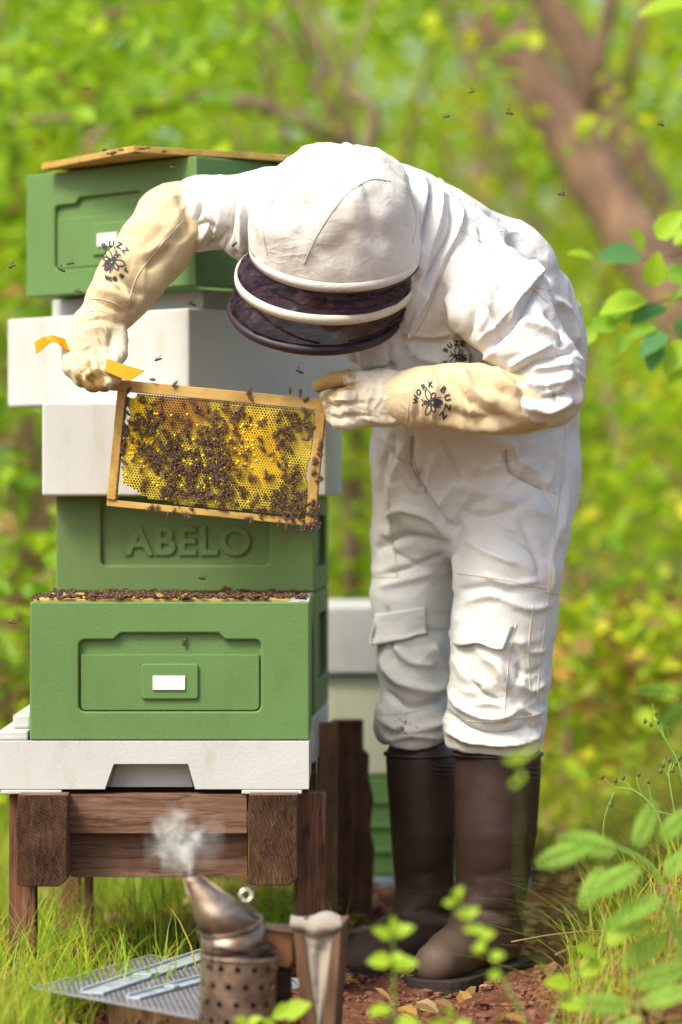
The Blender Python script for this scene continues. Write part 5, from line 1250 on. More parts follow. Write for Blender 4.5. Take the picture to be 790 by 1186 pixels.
    pts = [  # seams
        [(530, 226), (534, 250), (524, 290), (508, 330), (490, 372), (470, 402)], [(532, 266), (560, 282), (590, 308), (604, 326)], [(620, 332), (650, 340), (676, 345)] , [(604, 326), (618, 336), (634, 350)],
        [(470, 388), (505, 390), (538, 382)], [(655, 492), (650, 560), (642, 620), (634, 700), (624, 780), (622, 850)], [(530, 664), (560, 668), (600, 675), (632, 682)], [(632, 686), (650, 688)], [(586, 522), (592, 545), (618, 560), (644, 572)], [(449, 562), (452, 600), (461, 668)], [(432, 668), (461, 669)],
        [(515, 832), (560, 836), (600, 832), (628, 826)], [(438, 828), (470, 826), (505, 820), (518, 814)], [(262, 204), (271, 228), (267, 258), (259, 288)], [(598, 722), (590, 760), (586, 800), (584, 838)], [(614, 800), (612, 750), (618, 700)]]
    for p in pts: seam(bvh, p, o)
    # fly zip with its tape
    zp = [(474, 506), (474, 530), (480, 550), (487, 562)]
    seam(bvh, zp, o, .0045, 'seam', 'zip_flap', off=-.002); seam(bvh, [(a+5, b) for a, b in zp], o, .0014, 'zip', 'zip', off=.002)
    p, n = hit(bvh, 490, 566, .003); mb = MB(); mb.ell(tuple(p), (.004, .003, .008), 8, 6); mb.build('zip_pull', M['zip'], o, smooth=True)
    # cargo pocket flaps
    patch(bvh, [(528, 712), (598, 722), (584, 752), (524, 752)], o, 'pocket_flap', 'suit', lift=.003, curl=.010, th=.003, edge=lambda s, t: (-14*(1-s)**4*t, -12*(1-s)**3*t+3*math.sin(s*9)*t))
    patch(bvh, [(434, 708), (495, 699), (495, 741), (434, 749)], o, 'pocket_flap', 'suit', lift=.003, curl=.010, th=.003, Yd=5.72, edge=lambda s, t: (-8*(1-s)**4*t, 3*math.sin(s*5)*t))
    return o, bvh
suit, suit_bvh = build_suit()
# wellingtons
def build_boot(n, sole_l, nodes, foot, lab, ridges, rim):
    lo = np.min([P(a[0], a[1], a[2]) for a in nodes+foot], 0)-.12; hi = np.max([P(a[0], a[1], a[2]) for a in nodes+foot], 0)+.12; lo[2] = -.02
    f = Field(lo, hi, .0036); f.chain(nodes, 0, .002); f.chain(foot, .05, .006)
    sl_, (X, Y, Z) = f.region(lo, hi); f.carve(sl_, Z-.003, .003)      # flat underside
    st = [([(nodes[-2][0]-20, 1016), (nodes[-2][0]+8, 1012), (nodes[-2][0]+34, 1000)], 9, -.0018), ([(nodes[-2][0]+0, 1034), (nodes[-2][0]+20, 1036), (nodes[-2][0]+38, 1026)], 8, .0018), ([(nodes[-1][0]-36, 1062), (nodes[-1][0], 1055), (nodes[-1][0]+30, 1062)], 5, -.004), ([(nodes[-1][0]-40, 1075), (nodes[-1][0], 1070), (nodes[-1][0]+30, 1074)], 5, .003)]
    o, bvh = body('boot', f, 'boot', None, st, [(nodes[1][0], 960, 70, 60, .12, .0015)], .0006, 3)
    # sole: footprint outline of the boot, thick welt
    me = o.data; co = np.array([v.co for v in me.vertices]); low = co[co[:, 2] < .05][:, :2]; c = low.mean(0); ang = np.arctan2(low[:, 1]-c[1], low[:, 0]-c[0]); rad = np.linalg.norm(low-c, axis=1); ol = []
    K = 72
    for k in range(K):
        a = -math.pi+2*math.pi*(k+.5)/K; m = np.abs((ang-a+math.pi) % (2*math.pi)-math.pi) < .16; r_ = np.percentile(rad[m], 98) if m.any() else .04; ol.append((c[0]+(r_+.002)*math.cos(a), c[1]+(r_+.002)*math.sin(a)))
    g = gz(c[0], c[1])-.012; mb = MB(); nn_ = len(ol); mb.add([(x, y, g) for x, y in ol]+[(x, y, .007) for x, y in ol], [tuple(range(nn_-1, -1, -1)), tuple(range(nn_, 2*nn_))]+[(i, (i+1) % nn_, (i+1) % nn_+nn_, i+nn_) for i in range(nn_)])
    mb.build('sole', M['sole'], o, bevel=.003)
    for r_ in ridges: seam(bvh, r_, o, .0018, 'boot', 'ridge', off=.0006)
    # rolled rim at the top
    cx_, cy_, Yc, hw, hd = rim; c = P(cx_, cy_, Yc); mb = MB(); rr_ = S(hw, Yc)
    mb.tube([(c[0]+rr_*math.cos(a), c[1]+hd*math.sin(a), c[2]) for a in np.linspace(0, 2*math.pi, 49)], .0038, 8, False); mb.build('boot_rim', M['boot'], o, smooth=True, fix=False)
    return o
boot1 = build_boot(0, 0, [(577, 880, 5.62, 50, .076), (575, 960, 5.62, 47, .070), (569, 1030, 5.63, 41, .062), (564, 1080, 5.65, 36, .056)], [(572, 1086, 5.70, 34, .050), (548, 1088, 5.60, 34, .047), (522, 1106, 5.50, 29, .046), (506, 1116, 5.45, 25, .042)],
    '', [[(604, 889+6*i), (614, 889.5+6*i), (623, 890+6*i)] for i in range(3)], (576, 873, 5.62, 51.5, .077))
boot2 = build_boot(1, 0, [(488, 880, 5.78, 41, .074), (490, 960, 5.78, 38, .066), (492, 1030, 5.79, 34, .058), (494, 1068, 5.80, 33, .054)], [(498, 1076, 5.82, 30, .048), (460, 1090, 5.72, 28, .042), (428, 1104, 5.64, 25, .044), (415, 1109, 5.60, 23, .04)],
    '', [[(505, 887+5*i), (515, 887.5+5*i), (525, 888+5*i)] for i in range(3)], (487, 873, 5.78, 41, .075))
# gauntlets and gloves
def build_gauntlets():
    f = Field(P(70, 400, 5.4)-np.array([.05, .1, .02]), P(260, 190, 5.7)+np.array([.05, .1, .05]), .0036)
    f.chain([(212, 248, 5.58, 36, .056), (200, 256, 5.57, 40, .060), (180, 286, 5.54, 40, .056), (152, 322, 5.50, 36, .050), (132, 350, 5.465, 31, .044), (122, 366, 5.45, 28, .038)], 0, .02)
    st = [([(120, 322), (150, 330), (166, 345)], 5, -.007), ([(112, 335), (135, 342), (155, 352)], 6, .006), ([(160, 300), (180, 285), (215, 250)], 6, .006), ([(168, 312), (190, 292), (212, 270)], 6, -.007), ([(186, 215), (200, 235), (205, 262)], 7, .005), ([(205, 225), (215, 245), (218, 270)], 5, -.006), ([(105, 350), (125, 356), (148, 362)], 4, -.004), ([(150, 270), (165, 262), (185, 262)], 7, .004), ([(128, 318), (148, 300), (160, 278)], 8, .004), ([(136, 330), (150, 345), (154, 362)], 4, -.007)]
    g1, b1 = body('gauntlet', f, 'gauntlet', None, st, [(140, 340, 35, 40, .03, .007), (190, 270, 45, -50, .035, .006)], .001)
    f = Field(P(430, 520, 5.3)-np.array([.04, .1, .04]), P(640, 410, 5.4)+np.array([.05, .1, .05]), .0036)
    f.chain([(464, 461, 5.375, 31, .042), (490, 461, 5.36, 33, .046), (530, 460, 5.35, 35, .05), (570, 463, 5.34, 35, .052), (605, 466, 5.335, 32, .050), (622, 466, 5.33, 30, .048)], 0, .02)
    st = [([(478, 432), (484, 455), (482, 488)], 4, -.006), ([(495, 430), (506, 450), (500, 492)], 6, .006), ([(520, 432), (530, 452), (560, 478), (600, 490)], 6, -.007), ([(535, 428), (548, 450), (575, 470)], 6, .008), ([(555, 428), (566, 446), (590, 460)], 5, -.009), ([(572, 428), (588, 445), (604, 455)], 6, .008), ([(500, 485), (540, 492), (590, 494)], 5, .005), ([(515, 475), (550, 484), (590, 482)], 6, -.005), ([(596, 440), (606, 456), (610, 480)], 5, -.007), ([(545, 470), (560, 480), (585, 488)], 5, .005)]
    g2, b2 = body('gauntlet', f, 'gauntlet', None, st, [(560, 455, 45, 50, .028, .008), (510, 465, 30, 70, .03, .006)], .001)
    for g_, b_, pl in ((g1, b1, [[(98, 348), (115, 346), (135, 352), (152, 364)], [(212, 255), (185, 285), (160, 318), (150, 345)]]), (g2, b2, [[(469, 434), (474, 455), (472, 488)], [(480, 433), (485, 456), (483, 490)]])):
        for p in pl: seam(b_, p, g_, .0009)
    return g1, b1, g2, b2
ga1, gb1, ga2, gb2 = build_gauntlets()
def build_gloves():
    # far hand: a fist round the frame lug and the hive tool, seen from its back
    f = Field(P(60, 470, 5.3)-np.array([.02, .08, .02]), P(160, 350, 5.5)+np.array([.03, .08, .03]), .0026)
    f.chain([(120, 364, 5.45, 27, .036), (114, 384, 5.44, 32, .034), (107, 402, 5.43, 33, .032), (103, 414, 5.425, 31, .030)], 0, .015)
    for nd in ([(84, 404, 5.43, 13), (84, 424, 5.405, 12), (96, 437, 5.40, 11), (108, 436, 5.41, 9)], [(97, 410, 5.42, 13), (97, 431, 5.39, 12.5), (108, 443, 5.385, 11), (118, 438, 5.40, 9)],
               [(110, 412, 5.41, 13), (111, 432, 5.375, 12), (121, 443, 5.375, 10.5), (128, 436, 5.39, 9)], [(122, 410, 5.41, 12), (124, 428, 5.375, 11), (131, 437, 5.375, 10), (134, 428, 5.39, 8.5)]):
        f.chain(nd, .0022, .004)
    f.chain([(131, 376, 5.44, 13), (137, 394, 5.425, 11), (138, 410, 5.40, 9.5), (133, 419, 5.385, 8)], .004, .006)
    st = [([(90, 412), (92, 425), (100, 440)], 2.2, -.003), ([(103, 415), (104, 430), (113, 444)], 2.2, -.003), ([(117, 415), (117, 428), (126, 442)], 2.2, -.003), ([(128, 385), (126, 400), (130, 412)], 3, -.005), ([(100, 372), (120, 370), (145, 378)], 4, -.003), ([(90, 388), (110, 380), (130, 382)], 5, .002), ([(80, 410), (100, 418), (124, 418)], 3.5, .003)]
    h1, hb1 = body('glove', f, 'leather', None, st, [(110, 395, 35, 70, .012, .0028), (105, 430, 22, 60, .009, .003)], .0005, 1, 1)
    # near hand: digits closing on the right end bar
    f = Field(P(350, 510, 5.3)-np.array([.02, .08, .02]), P(490, 415, 5.45)+np.array([.03, .08, .03]), .0026)
    f.chain([(472, 461, 5.375, 29, .038), (450, 461, 5.38, 31, .034), (428, 462, 5.385, 30, .030), (414, 463, 5.39, 27, .026)], 0, .015)
    for nd in ([(424, 441, 5.38, 11.5), (404, 438, 5.375, 10), (384, 440, 5.385, 9), (369, 447, 5.405, 7.5)], [(412, 457, 5.375, 12), (398, 460, 5.36, 10.5), (388, 464, 5.375, 9), (381, 468, 5.395, 8)],
               [(414, 472, 5.375, 12), (402, 474, 5.365, 10.5), (392, 474, 5.375, 9), (384, 476, 5.40, 8)], [(420, 485, 5.38, 11), (404, 489, 5.37, 9.5), (392, 488, 5.38, 8.5), (384, 483, 5.40, 7.5)]):
        f.chain(nd, .0022, .004)
    f.chain([(440, 440, 5.42, 14), (412, 446, 5.45, 11), (388, 454, 5.455, 9), (378, 460, 5.45, 8)], .006, .006)
    st = [([(420, 449), (400, 450), (386, 453)], 2, -.003), ([(425, 467), (405, 467), (390, 470)], 2, -.003), ([(430, 482), (412, 481), (395, 482)], 2, -.003), ([(428, 445), (422, 460), (428, 480)], 4, .002), ([(408, 478), (440, 488), (470, 486)], 4, .003), ([(445, 435), (455, 455), (450, 485)], 6, -.002)]
    h2, hb2 = body('glove', f, 'leather', None, st, [(440, 460, 30, 80, .013, .0025), (395, 465, 22, 10, .009, .0025)], .0005, 1, 1)
    for g_, b_, pl in ((h1, hb1, [[(97, 362), (118, 360), (148, 370)]]), (h2, hb2, [[(466, 434), (470, 460), (467, 489)]])):
        for p in pl: seam(b_, p, g_, .0009)
    return h1, h2
gl1, gl2 = build_gloves()
# hood with stiff brim, net veil and hoops
def build_hood():
    C = Vector(P(388, 287, 5.38)); ya = Vector((0, 1, 0)); al = R(30); roll = R(3)
    up = Vector((math.sin(roll)*math.cos(al), -math.sin(al), math.cos(roll)*math.cos(al))).normalized()     # crown axis leans to the lens
    xx = (Vector((1, 0, 0))-up*up.x).normalized(); yy = up.cross(xx)
    Mx = Matrix(((xx.x, yy.x, up.x, C.x), (xx.y, yy.y, up.y, C.y), (xx.z, yy.z, up.z, C.z), (0, 0, 0, 1)))
    r0 = S(98, 5.38); hgt = .178; n = 96; k = 40; V = []; 
    seam_a = [R(-62), R(245)]
    for i in range(k+1):
        t = i/k; z = hgt*math.sin(t*math.pi/2)**1.0; rr_ = r0*(math.cos(t*math.pi/2)**.78 if t < 1 else 0)
        for j in range(n):
            a = 2*math.pi*j/n; r_ = rr_*(1+.02*math.cos(2*a))
            d = 0
            for sa in seam_a: d -= .0035*math.exp(-(((a-sa+math.pi) % (2*math.pi)-math.pi)*rr_/.006)**2)*min(1, (1-t)*4)*min(1, t*6)
            x, y, z_ = (r_+d)*math.cos(a), (r_+d)*math.sin(a), z
            p = Vector((x*9, y*9, z*9)); w_ = .012*noise.noise(p)+.006*noise.noise(p*2.6+Vector((3, 1, 0)))+.004*(1-2*abs(noise.noise(Vector((a*2.2, t*3.5, 5))))) + .003*(1-2*abs(noise.noise(Vector((a*5+t*6, t*5, 9)))))
            ww = .0014*max(0, 1-t*5)*math.sin(a*17+2*math.sin(a*5))*min(1, t*20); w_ *= min(1, (1-t)*7); rad = Vector((x, y, z_*.8)); rad = rad.normalized() if rad.length > 0 else Vector((0, 0, 1))
            V.append(Vector((x, y, z_))+rad*(w_*min(1, t*4)+ww))
    Q = np.array([(i*n+j, i*n+(j+1) % n, (i+1)*n+(j+1) % n, (i+1)*n+j) for i in range(k) for j in range(n)])
    VV = np.array([Mx @ v for v in V]); o = link('hood', npmesh('hood', VV, Q, [M['hood']]), None); md = o.modifiers.new('t', 'SOLIDIFY'); md.thickness = .003
    bv = BVHTree.FromPolygons([tuple(v) for v in VV], [tuple(map(int, q)) for q in Q])
    seam(bv, [(310, 296), (306, 262), (322, 222), (352, 190)], o, .0007, 'seam'); seam(bv, [(478, 282), (482, 250), (470, 215), (448, 190)], o, .0007, 'seam')
    seam(bv, [(352, 306), (366, 275), (385, 245), (405, 222), (430, 208), (452, 210)], o, .0011, 'zip')
    # hem band of the brim
    def hoop(name, r_, z, hgt_, th, mat, dx=0, dy=0, parent=o, a0=0, a1=2*math.pi, out=.0):
        vs = []; m_ = 72; full = abs(a1-a0) > 6.28
        prof = [(0, -hgt_/2), (th, -hgt_/2), (th*1.3, 0), (th, hgt_/2), (0, hgt_/2)]
        for j in range(m_+(0 if full else 1)):
            a = a0+(a1-a0)*j/m_; 
            for (pr, pz) in prof: vs.append(Mx @ Vector(((r_+pr)*math.cos(a)+dx, (r_+pr)*math.sin(a)+dy, z+pz)))
        L = len(prof); nn_ = m_ if full else m_+1; fs = [(j*L+q, ((j+1) % nn_)*L+q, ((j+1) % nn_)*L+(q+1) % L, j*L+(q+1) % L) for j in range(m_) for q in range(L)]
        mb = MB(); mb.add(vs, fs); return mb.build(name, M[mat], parent, smooth=True, fix=True)
    hoop('brim_band', r0-.001, -.004, .016, .003, 'hood')
    # veil: flares out, ends in a stiff hoop; net wrinkles between the hoops
    prof = [(-.006, r0-.002, 0, 0), (-.018, r0+.001, -.001, 0), (-.030, r0+.001, -.004, 0), (-.043, r0+.004, -.008, 0), (-.056, r0+.008, -.013, 0), (-.066, r0+.009, -.015, 0), (-.080, r0+.006, -.018, 0), (-.094, r0+.005, -.022, .0), (-.108, r0+.003, -.025, .0), (-.120, r0+.0, -.029, 0), (-.127, r0-.003, -.030, 0)]
    V = []; n = 120
    for i, (z, r_, dx, dy) in enumerate(prof):
        for j in range(n):
            a = 2*math.pi*j/n; wv = (.007 if i not in (0, 4, 5, 9, 10) else 0)*noise.noise(Vector((math.cos(a)*5, math.sin(a)*5, z*60)))*2
            V.append(Mx @ Vector(((r_+wv)*math.cos(a)+dx, (r_+wv)*math.sin(a)+dy, z)))
    Q = np.array([(i*n+j, i*n+(j+1) % n, (i+1)*n+(j+1) % n, (i+1)*n+j) for i in range(len(prof)-1) for j in range(n)])
    veil = link('veil', npmesh('veil', np.array(V), Q, [M['veil']]), None)
    hoop('white_hoop', r0+.006, -.061, .017, .004, 'band', -.0145, 0, veil)
    hoop('lower_hoop', r0-.005, -.122, .015, .010, 'rim', -.029, 0, veil)
    hoop('lower_edging', r0-.008, -.132, .005, .006, 'band', -.030, 0, veil)
    hoop('upper_binding', r0-.001, -.014, .005, .003, 'rim', 0, 0, veil)
    # gathered net folds showing through
    for (a0, a1, z0, z1, am) in ((R(-150), R(-40), -.030, -.050, .006), (R(-120), R(-60), -.022, -.034, .004), (R(-160), R(-95), -.078, -.112, .005), (R(-60), R(-20), -.028, -.022, .005), (R(-75), R(-15), -.108, -.085, .004)):
        pts = []
        for t in np.linspace(0, 1, 24):
            a = a0+(a1-a0)*t; pts.append(Mx @ Vector(((r0-.006+am*math.sin(t*9)*.5)*math.cos(a)-.008, (r0-.006)*math.sin(a), z0+(z1-z0)*t-am*math.sin(math.pi*t))))
        mb = MB(); mb.tube(pts, .0022, 6); mb.build('net_fold', M['fold'], veil, smooth=True)
    # the head inside, bowed towards the comb
    hc = Mx @ Vector((0, .01, -.015)); hd = MB()
    f = Field(np.array(hc)-.17, np.array(hc)+.17, .004)
    def ball(p, r_, kk=.02):
        q = Mx @ Vector(p); px, py = proj(np.array([q]))[0]; f.chain([(px, py, q.y, r_[0]*F/q.y, r_[1]), (px, py+.5, q.y, r_[0]*F/q.y, r_[1])], kk)
    ball((0, .02, -.01), (.075, .09), 0); ball((0, -.015, -.06), (.062, .065)); ball((0, -.055, -.10), (.030, .028)); ball((0, -.082, -.058), (.012, .014), .012); ball((0, -.078, -.068), (.015, .012), .01)
    ball((.072, .02, -.055), (.012, .016), .006); ball((-.072, .02, -.055), (.012, .016), .006); ball((0, .05, -.10), (.05, .05), .03)
    h, hb = body('head', f, 'skin', None, (), (), 0, 3)
    for s_ in (-1, 1):
        q = Mx @ Vector((s_*.028, -.068, -.046)); mb = MB(); mb.ell(tuple(q), (.012, .010, .007), 12, 8); mb.build('eye', M['eye'], h, smooth=True)
        q = Mx @ Vector((s_*.028, -.0775, -.049)); mb = MB(); mb.ell(tuple(q), (.005, .003, .005), 10, 6); mb.build('iris', M['iris'], h, smooth=True)
        mb = MB(); mb.tube([Mx @ Vector((s_*.014, -.076, -.034)), Mx @ Vector((s_*.030, -.076, -.030)), Mx @ Vector((s_*.044, -.068, -.036))], .003, 6); mb.build('eyebrow', M['hair'], h, smooth=True)
    mb = MB(); mb.tube([Mx @ Vector((-.024, -.068, -.092)), Mx @ Vector((0, -.080, -.090)), Mx @ Vector((.024, -.068, -.092))], .005, 8); mb.build('mouth', M['lips'], h, smooth=True)
    mb = MB(); mb.ell((0, .03, .004), (.082, .088, .075), 24, 16, Mx); mb.build('hair', M['hair'], h, smooth=True)
    return o, veil, h
hood, veil, head = build_hood()
# printed roundels: words round a bee, laid on the cloth
def glyph(ch):
    cu = bpy.data.curves.new('glyph', 'FONT'); cu.body = ch; cu.size = 1; cu.offset = .045; cu.resolution_u = 3; cu.align_x = 'CENTER'
    o = bpy.data.objects.new('tmp', cu); COL.objects.link(o); dg = bpy.context.evaluated_depsgraph_get(); dg.update()
    me = bpy.data.meshes.new_from_object(o.evaluated_get(dg)); bm = bmesh.new(); bm.from_mesh(me); bmesh.ops.triangulate(bm, faces=bm.faces)
    v = [(x.co.x, x.co.y) for x in bm.verts]; f_ = [tuple(y.index for y in x.verts) for x in bm.faces]; bm.free(); bpy.data.objects.remove(o); return v, f_
def roundel(bvh, parent, cx_, cy_, rad, rot, words, squash=1.0, bee_rot=0):
    V2 = []; F2 = []
    def add(v, f_): 
        b = len(V2); V2.extend(v); F2.extend([tuple(i+b for i in q) for q in f_])
    def line(pts, w_=.05):
        w_ *= 1.5; pts = [np.array(p, float) for p in pts]; v = []
        for i, p in enumerate(pts):
            d = pts[min(i+1, len(pts)-1)]-pts[max(i-1, 0)]; d = d/(np.linalg.norm(d)+1e-9); n_ = np.array([-d[1], d[0]])*w_/2; v += [tuple(p-n_), tuple(p+n_)]
        add(v, [(2*i, 2*i+1, 2*i+3, 2*i+2) for i in range(len(pts)-1)])
    for word, a_mid, step, flip, size in words:      # flip: letters read from outside along the bottom
        m_ = len(word)
        for i, ch in enumerate(word):
            a = a_mid+(i-(m_-1)/2)*step*(1 if flip else -1); v, f_ = glyph(ch); th = a-90 if not flip else a+90; c, s_ = math.cos(R(th)), math.sin(R(th)); out = []
            rr_ = .78 if not flip else 1.02
            for x, y in v:
                x *= size; y *= size; out.append((x*c-y*s_+rr_*math.cos(R(a)), x*s_+y*c+rr_*math.sin(R(a))))
            add(out, f_)
    B = []; c, s_ = math.cos(R(bee_rot)), math.sin(R(bee_rot)); rotp = lambda p: (p[0]*c-p[1]*s_, p[0]*s_+p[1]*c)
    el = lambda x, y, a, b, t0=0, n=20: [rotp((x+a*math.cos(q)*math.cos(t0)-b*math.sin(q)*math.sin(t0), y+a*math.cos(q)*math.sin(t0)+b*math.sin(q)*math.cos(t0))) for q in np.linspace(0, 2*math.pi, n)]
    line(el(0, -.28, .15, .33), .045)
    for yy in (-.12, -.25, -.38, -.5):
        h_ = .15*math.sqrt(max(.02, 1-((yy+.28)/.33)**2)); line([rotp((-h_, yy)), rotp((0, yy-.03)), rotp((h_, yy))], .075)
    e = el(0, .12, .13, .13); add(e[:-1], [tuple(range(len(e)-1))]); line(el(0, .33, .09, .08), .05)
    for sg in (-1, 1):
        line(el(sg*.38, .18, .30, .15, sg*.45), .04); line(el(sg*.30, -.08, .22, .10, -sg*.35), .04)
        line([rotp((sg*.03, .4)), rotp((sg*.10, .52)), rotp((sg*.2, .55))], .04)
        for k_ in (0, 1, 2): line([rotp((sg*.12, -.02-.16*k_)), rotp((sg*.24, -.12-.16*k_)), rotp((sg*.27, -.24-.16*k_))], .035)
    c, s_ = math.cos(R(rot)), math.sin(R(rot)); V = []
    for x, y in V2:
        x *= squash; X, Y_ = x*c-y*s_, x*s_+y*c; V.append(hit(bvh, cx_+X*rad, cy_-Y_*rad, .0011, 5.4)[0])
    mb = MB(); mb.add(V, F2); return mb.build('printed_emblem', M['print'], parent, fix=False)
roundel(gb1, ga1, 130, 303, 22, 0, [('BUZZ', 78, 27, False, .44), ('wear', 292, 25, True, .48)], .95, -38)
roundel(gb2, ga2, 500, 466, 22, 0, [('BUZZ', 0, 30, False, .50), ('WORK', 132, 26, False, .42)], .9, 90)
roundel(suit_bvh, suit, 530, 413, 17, 10, [('BUZZ', 100, 28, False, .45), ('W', 200, 20, False, .4)], 1, 60)
for o in (suit, boot1, boot2, ga1, ga2, gl1, gl2, hood, veil, head): attach(o)
# hive tool through the far fist
def hive_tool():
    Y0 = 5.36; root = empty('hive_tool', tuple(P(110, 412, Y0)), label='orange steel hive tool gripped across the fist', cat='hive tool'); O = Vector(root.location)
    def strip(name, rows):      # rows of (top px, bottom px, Y)
        mb = MB(); v = []; th = Vector((0, .0022, -.0008))
        for (a, b, Y) in rows: v += [Vector(P(a[0], a[1], Y))-O, Vector(P(b[0], b[1], Y-.008))-O]
        n = len(v); fs = [(2*i, 2*i+1, 2*i+3, 2*i+2) for i in range(len(rows)-1)]
        fs += [tuple(x+n for x in reversed(q)) for q in fs]; fs += [(2*i, 2*i+2, 2*i+2+n, 2*i+n) for i in range(len(rows)-1)]+[(2*i+1, 2*i+1+n, 2*i+3+n, 2*i+3) for i in range(len(rows)-1)]+[(0, n, n+1, 1), (n-2, n-1, 2*n-1, 2*n-2)]
        mb.add(v+[x+th for x in v], fs); mb.build(name, M['orange'], root, bevel=.0008)
    strip('blade', [((60, 388), (72, 403), 5.40), ((74, 392), (84, 408), 5.41), ((95, 402), (95, 418), 5.415), ((112, 411), (112, 424), 5.40), ((124, 415), (122, 430), 5.362), ((143, 422), (136, 436), 5.355), ((168, 429), (150, 441), 5.35)])
    strip('hooked_end', [((60, 388), (73, 399), 5.398), ((50, 390), (60, 395), 5.40), ((40, 396), (42, 410), 5.41)])
hive_tool()
# ------------------------------------------------------------------ plants close to the lens and beside the beekeeper
def leaf_mesh(name, L, W_, mat, teeth=9, bendz=.15, fold=.25, lobes=False):
    """toothed leaf blade from the stalk (0,0,0) along +y, folded at the midrib"""
    n = 14; V = []; 
    for i in range(n+1):
        t = i/n; w_ = W_*.5*math.sin(math.pi*min(1, t**.75))**.8 if 0 < t < 1 else .0004
        if lobes: w_ *= (.45+.75*abs(math.sin(t*math.pi*4)))
        w_ *= 1+.10*((i*teeth/n*2) % 1-.5); z = -bendz*L*t*t
        V += [(-w_, L*t, z+fold*w_), (-w_*.5, L*(t-.01), z+fold*w_*.35+.02*w_), (0, L*t, z), (w_*.5, L*(t-.01), z+fold*w_*.35+.02*w_), (w_, L*t, z+fold*w_)]
    Fq = [(i*5+j, i*5+j+1, (i+1)*5+j+1, (i+1)*5+j) for i in range(n) for j in range(4)]
    mb = MB(); mb.add(V, Fq); return mb.mesh(name, [M[mat]], True)
def orient(o, pos, d, up=(0, 0, 1), roll=0, s=1):
    y = Vector(d).normalized(); z = Vector(up); z = (z-y*z.dot(y)).normalized(); x = y.cross(z); m = Matrix(((x.x, y.x, z.x), (x.y, y.y, z.y), (x.z, y.z, z.z)))
    m = m @ Matrix.Rotation(roll, 3, 'Y'); o.matrix_local = Matrix.Translation(pos) @ m.to_4x4() @ Matrix.Scale(s, 4)
def hazel():
    Y = 6.35; o0 = Vector((1.55, 6.7, gz(1.55, 6.7))); root = empty('hazel_sapling', tuple(o0), label='hazel sapling reaching in from the right with broad toothed leaves', cat='sapling')
    G = lambda px, py, dy=0: Vector(P(px, py, Y+dy))-o0
    def twig(pts, r0, r1):
        mb = MB(); q = spline([tuple(p) for p in pts], 5); mb.tube(q, [r0+(r1-r0)*i/(len(q)-1) for i in range(len(q))], 7); mb.build('twig', M['twig'], root, smooth=True)
    twig([(0, 0, 0), G(1180, 800, .3), G(1060, 560, .25), G(960, 420, .2), G(860, 340, .1)], .014, .006)
    twig([G(960, 420, .2), G(880, 300, .1), G(830, 285), G(780, 296), G(742, 300), G(705, 300)], .005, .0014)
    twig([G(900, 360, .1), G(840, 350), G(790, 345), G(740, 358), G(690, 385)], .005, .0012)
    twig([G(860, 345, 0), G(800, 375), G(770, 400)], .004, .0012)
    me = {k: leaf_mesh('leaf', .090, .060, k) for k in ('leafA', 'leafB', 'leafD', 'leafC')}
    L = [(742, 296, -1, .0, 1.05, 'leafD', .6), (760, 275, .5, .5, .85, 'leafA', 0), (745, 290, -.3, .5, .7, 'leafA', 1), (780, 283, .8, .5, .8, 'leafA', .2), (688, 300, -.7, .2, .7, 'leafA', .5), (755, 332, .1, .7, .8, 'leafA', 0), (775, 350, .3, .2, 1.0, 'leafB', .3),
         (748, 345, -1, -.25, 1.15, 'leafA', .4), (770, 355, -1, -.4, .95, 'leafD', .6), (735, 362, -.9, -.05, .8, 'leafB', .5), (770, 385, -.7, -.6, .85, 'leafD', .8), (760, 378, -.9, -.3, .7, 'leafB', .5), (715, 372, -1, -.25, .75, 'leafB', .6), (690, 383, -.8, -.5, .6, 'leafA', .4),
         (790, 365, .3, -.8, .9, 'leafD', .2), (805, 345, .9, .2, 1, 'leafA', .3), (795, 395, -.5, -.7, .9, 'leafA', .1), (815, 420, -1, -.5, 1.1, 'leafA', .7), (770, 312, .6, -.3, .8, 'leafB', .3), (800, 300, .7, .6, .9, 'leafA', .3), (820, 320, .4, -.7, 1.0, 'leafB', .5), (845, 360, .8, -.4, 1.1, 'leafB', .2),
         (850, 300, .4, .8, 1, 'leafA', .1), (880, 400, .5, -.8, 1.1, 'leafD', .6), (900, 340, .9, .3, 1.1, 'leafA', .3), (760, 395, -.2, -.9, .7, 'leafD', .2), (724, 385, -.3, -.8, .55, 'leafB', .3)]
    for i, (px, py, dx, dz, s, m_, dy) in enumerate(L):
        o = link('leaf', me[m_], root); orient(o, G(px, py, (i % 5-2)*.02), (dx, -.25-.3*dy, dz), (.15*math.sin(i*3), -.75, .65), .35*math.sin(i*1.9), s)
    # near leaf in the upper right corner
    o0b = Vector((1.5, 7.2, 0)); r2 = empty('hazel_sapling', tuple(o0b), label='second sapling with one big bright leaf in the upper right corner', cat='sapling')
    g2 = lambda px, py, Y=6.9: Vector(P(px, py, Y))-o0b
    mb = MB(); q = spline([(0, 0, 0), tuple(g2(1050, 500, 7.1)), tuple(g2(960, 150, 7)), tuple(g2(860, 20)), tuple(g2(800, 2))], 6); mb.tube(q, [.012*(1-i/len(q))+.002 for i in range(len(q))], 7); mb.build('twig', M['twig'], r2, smooth=True)
    for (px, py, dx, dz, s) in ((798, 4, -1, -.15, 1.3), (800, 15, .2, -1, 1.0), (830, 10, .8, -.5, 1.2), (790, 30, .3, -.9, .8), (870, 25, .4, .8, 1.2)):
        o = link('leaf', me['leafA'], r2); orient(o, g2(px, py), (dx, -.2, dz), (.1, -.7, .7), .3, s)
hazel()
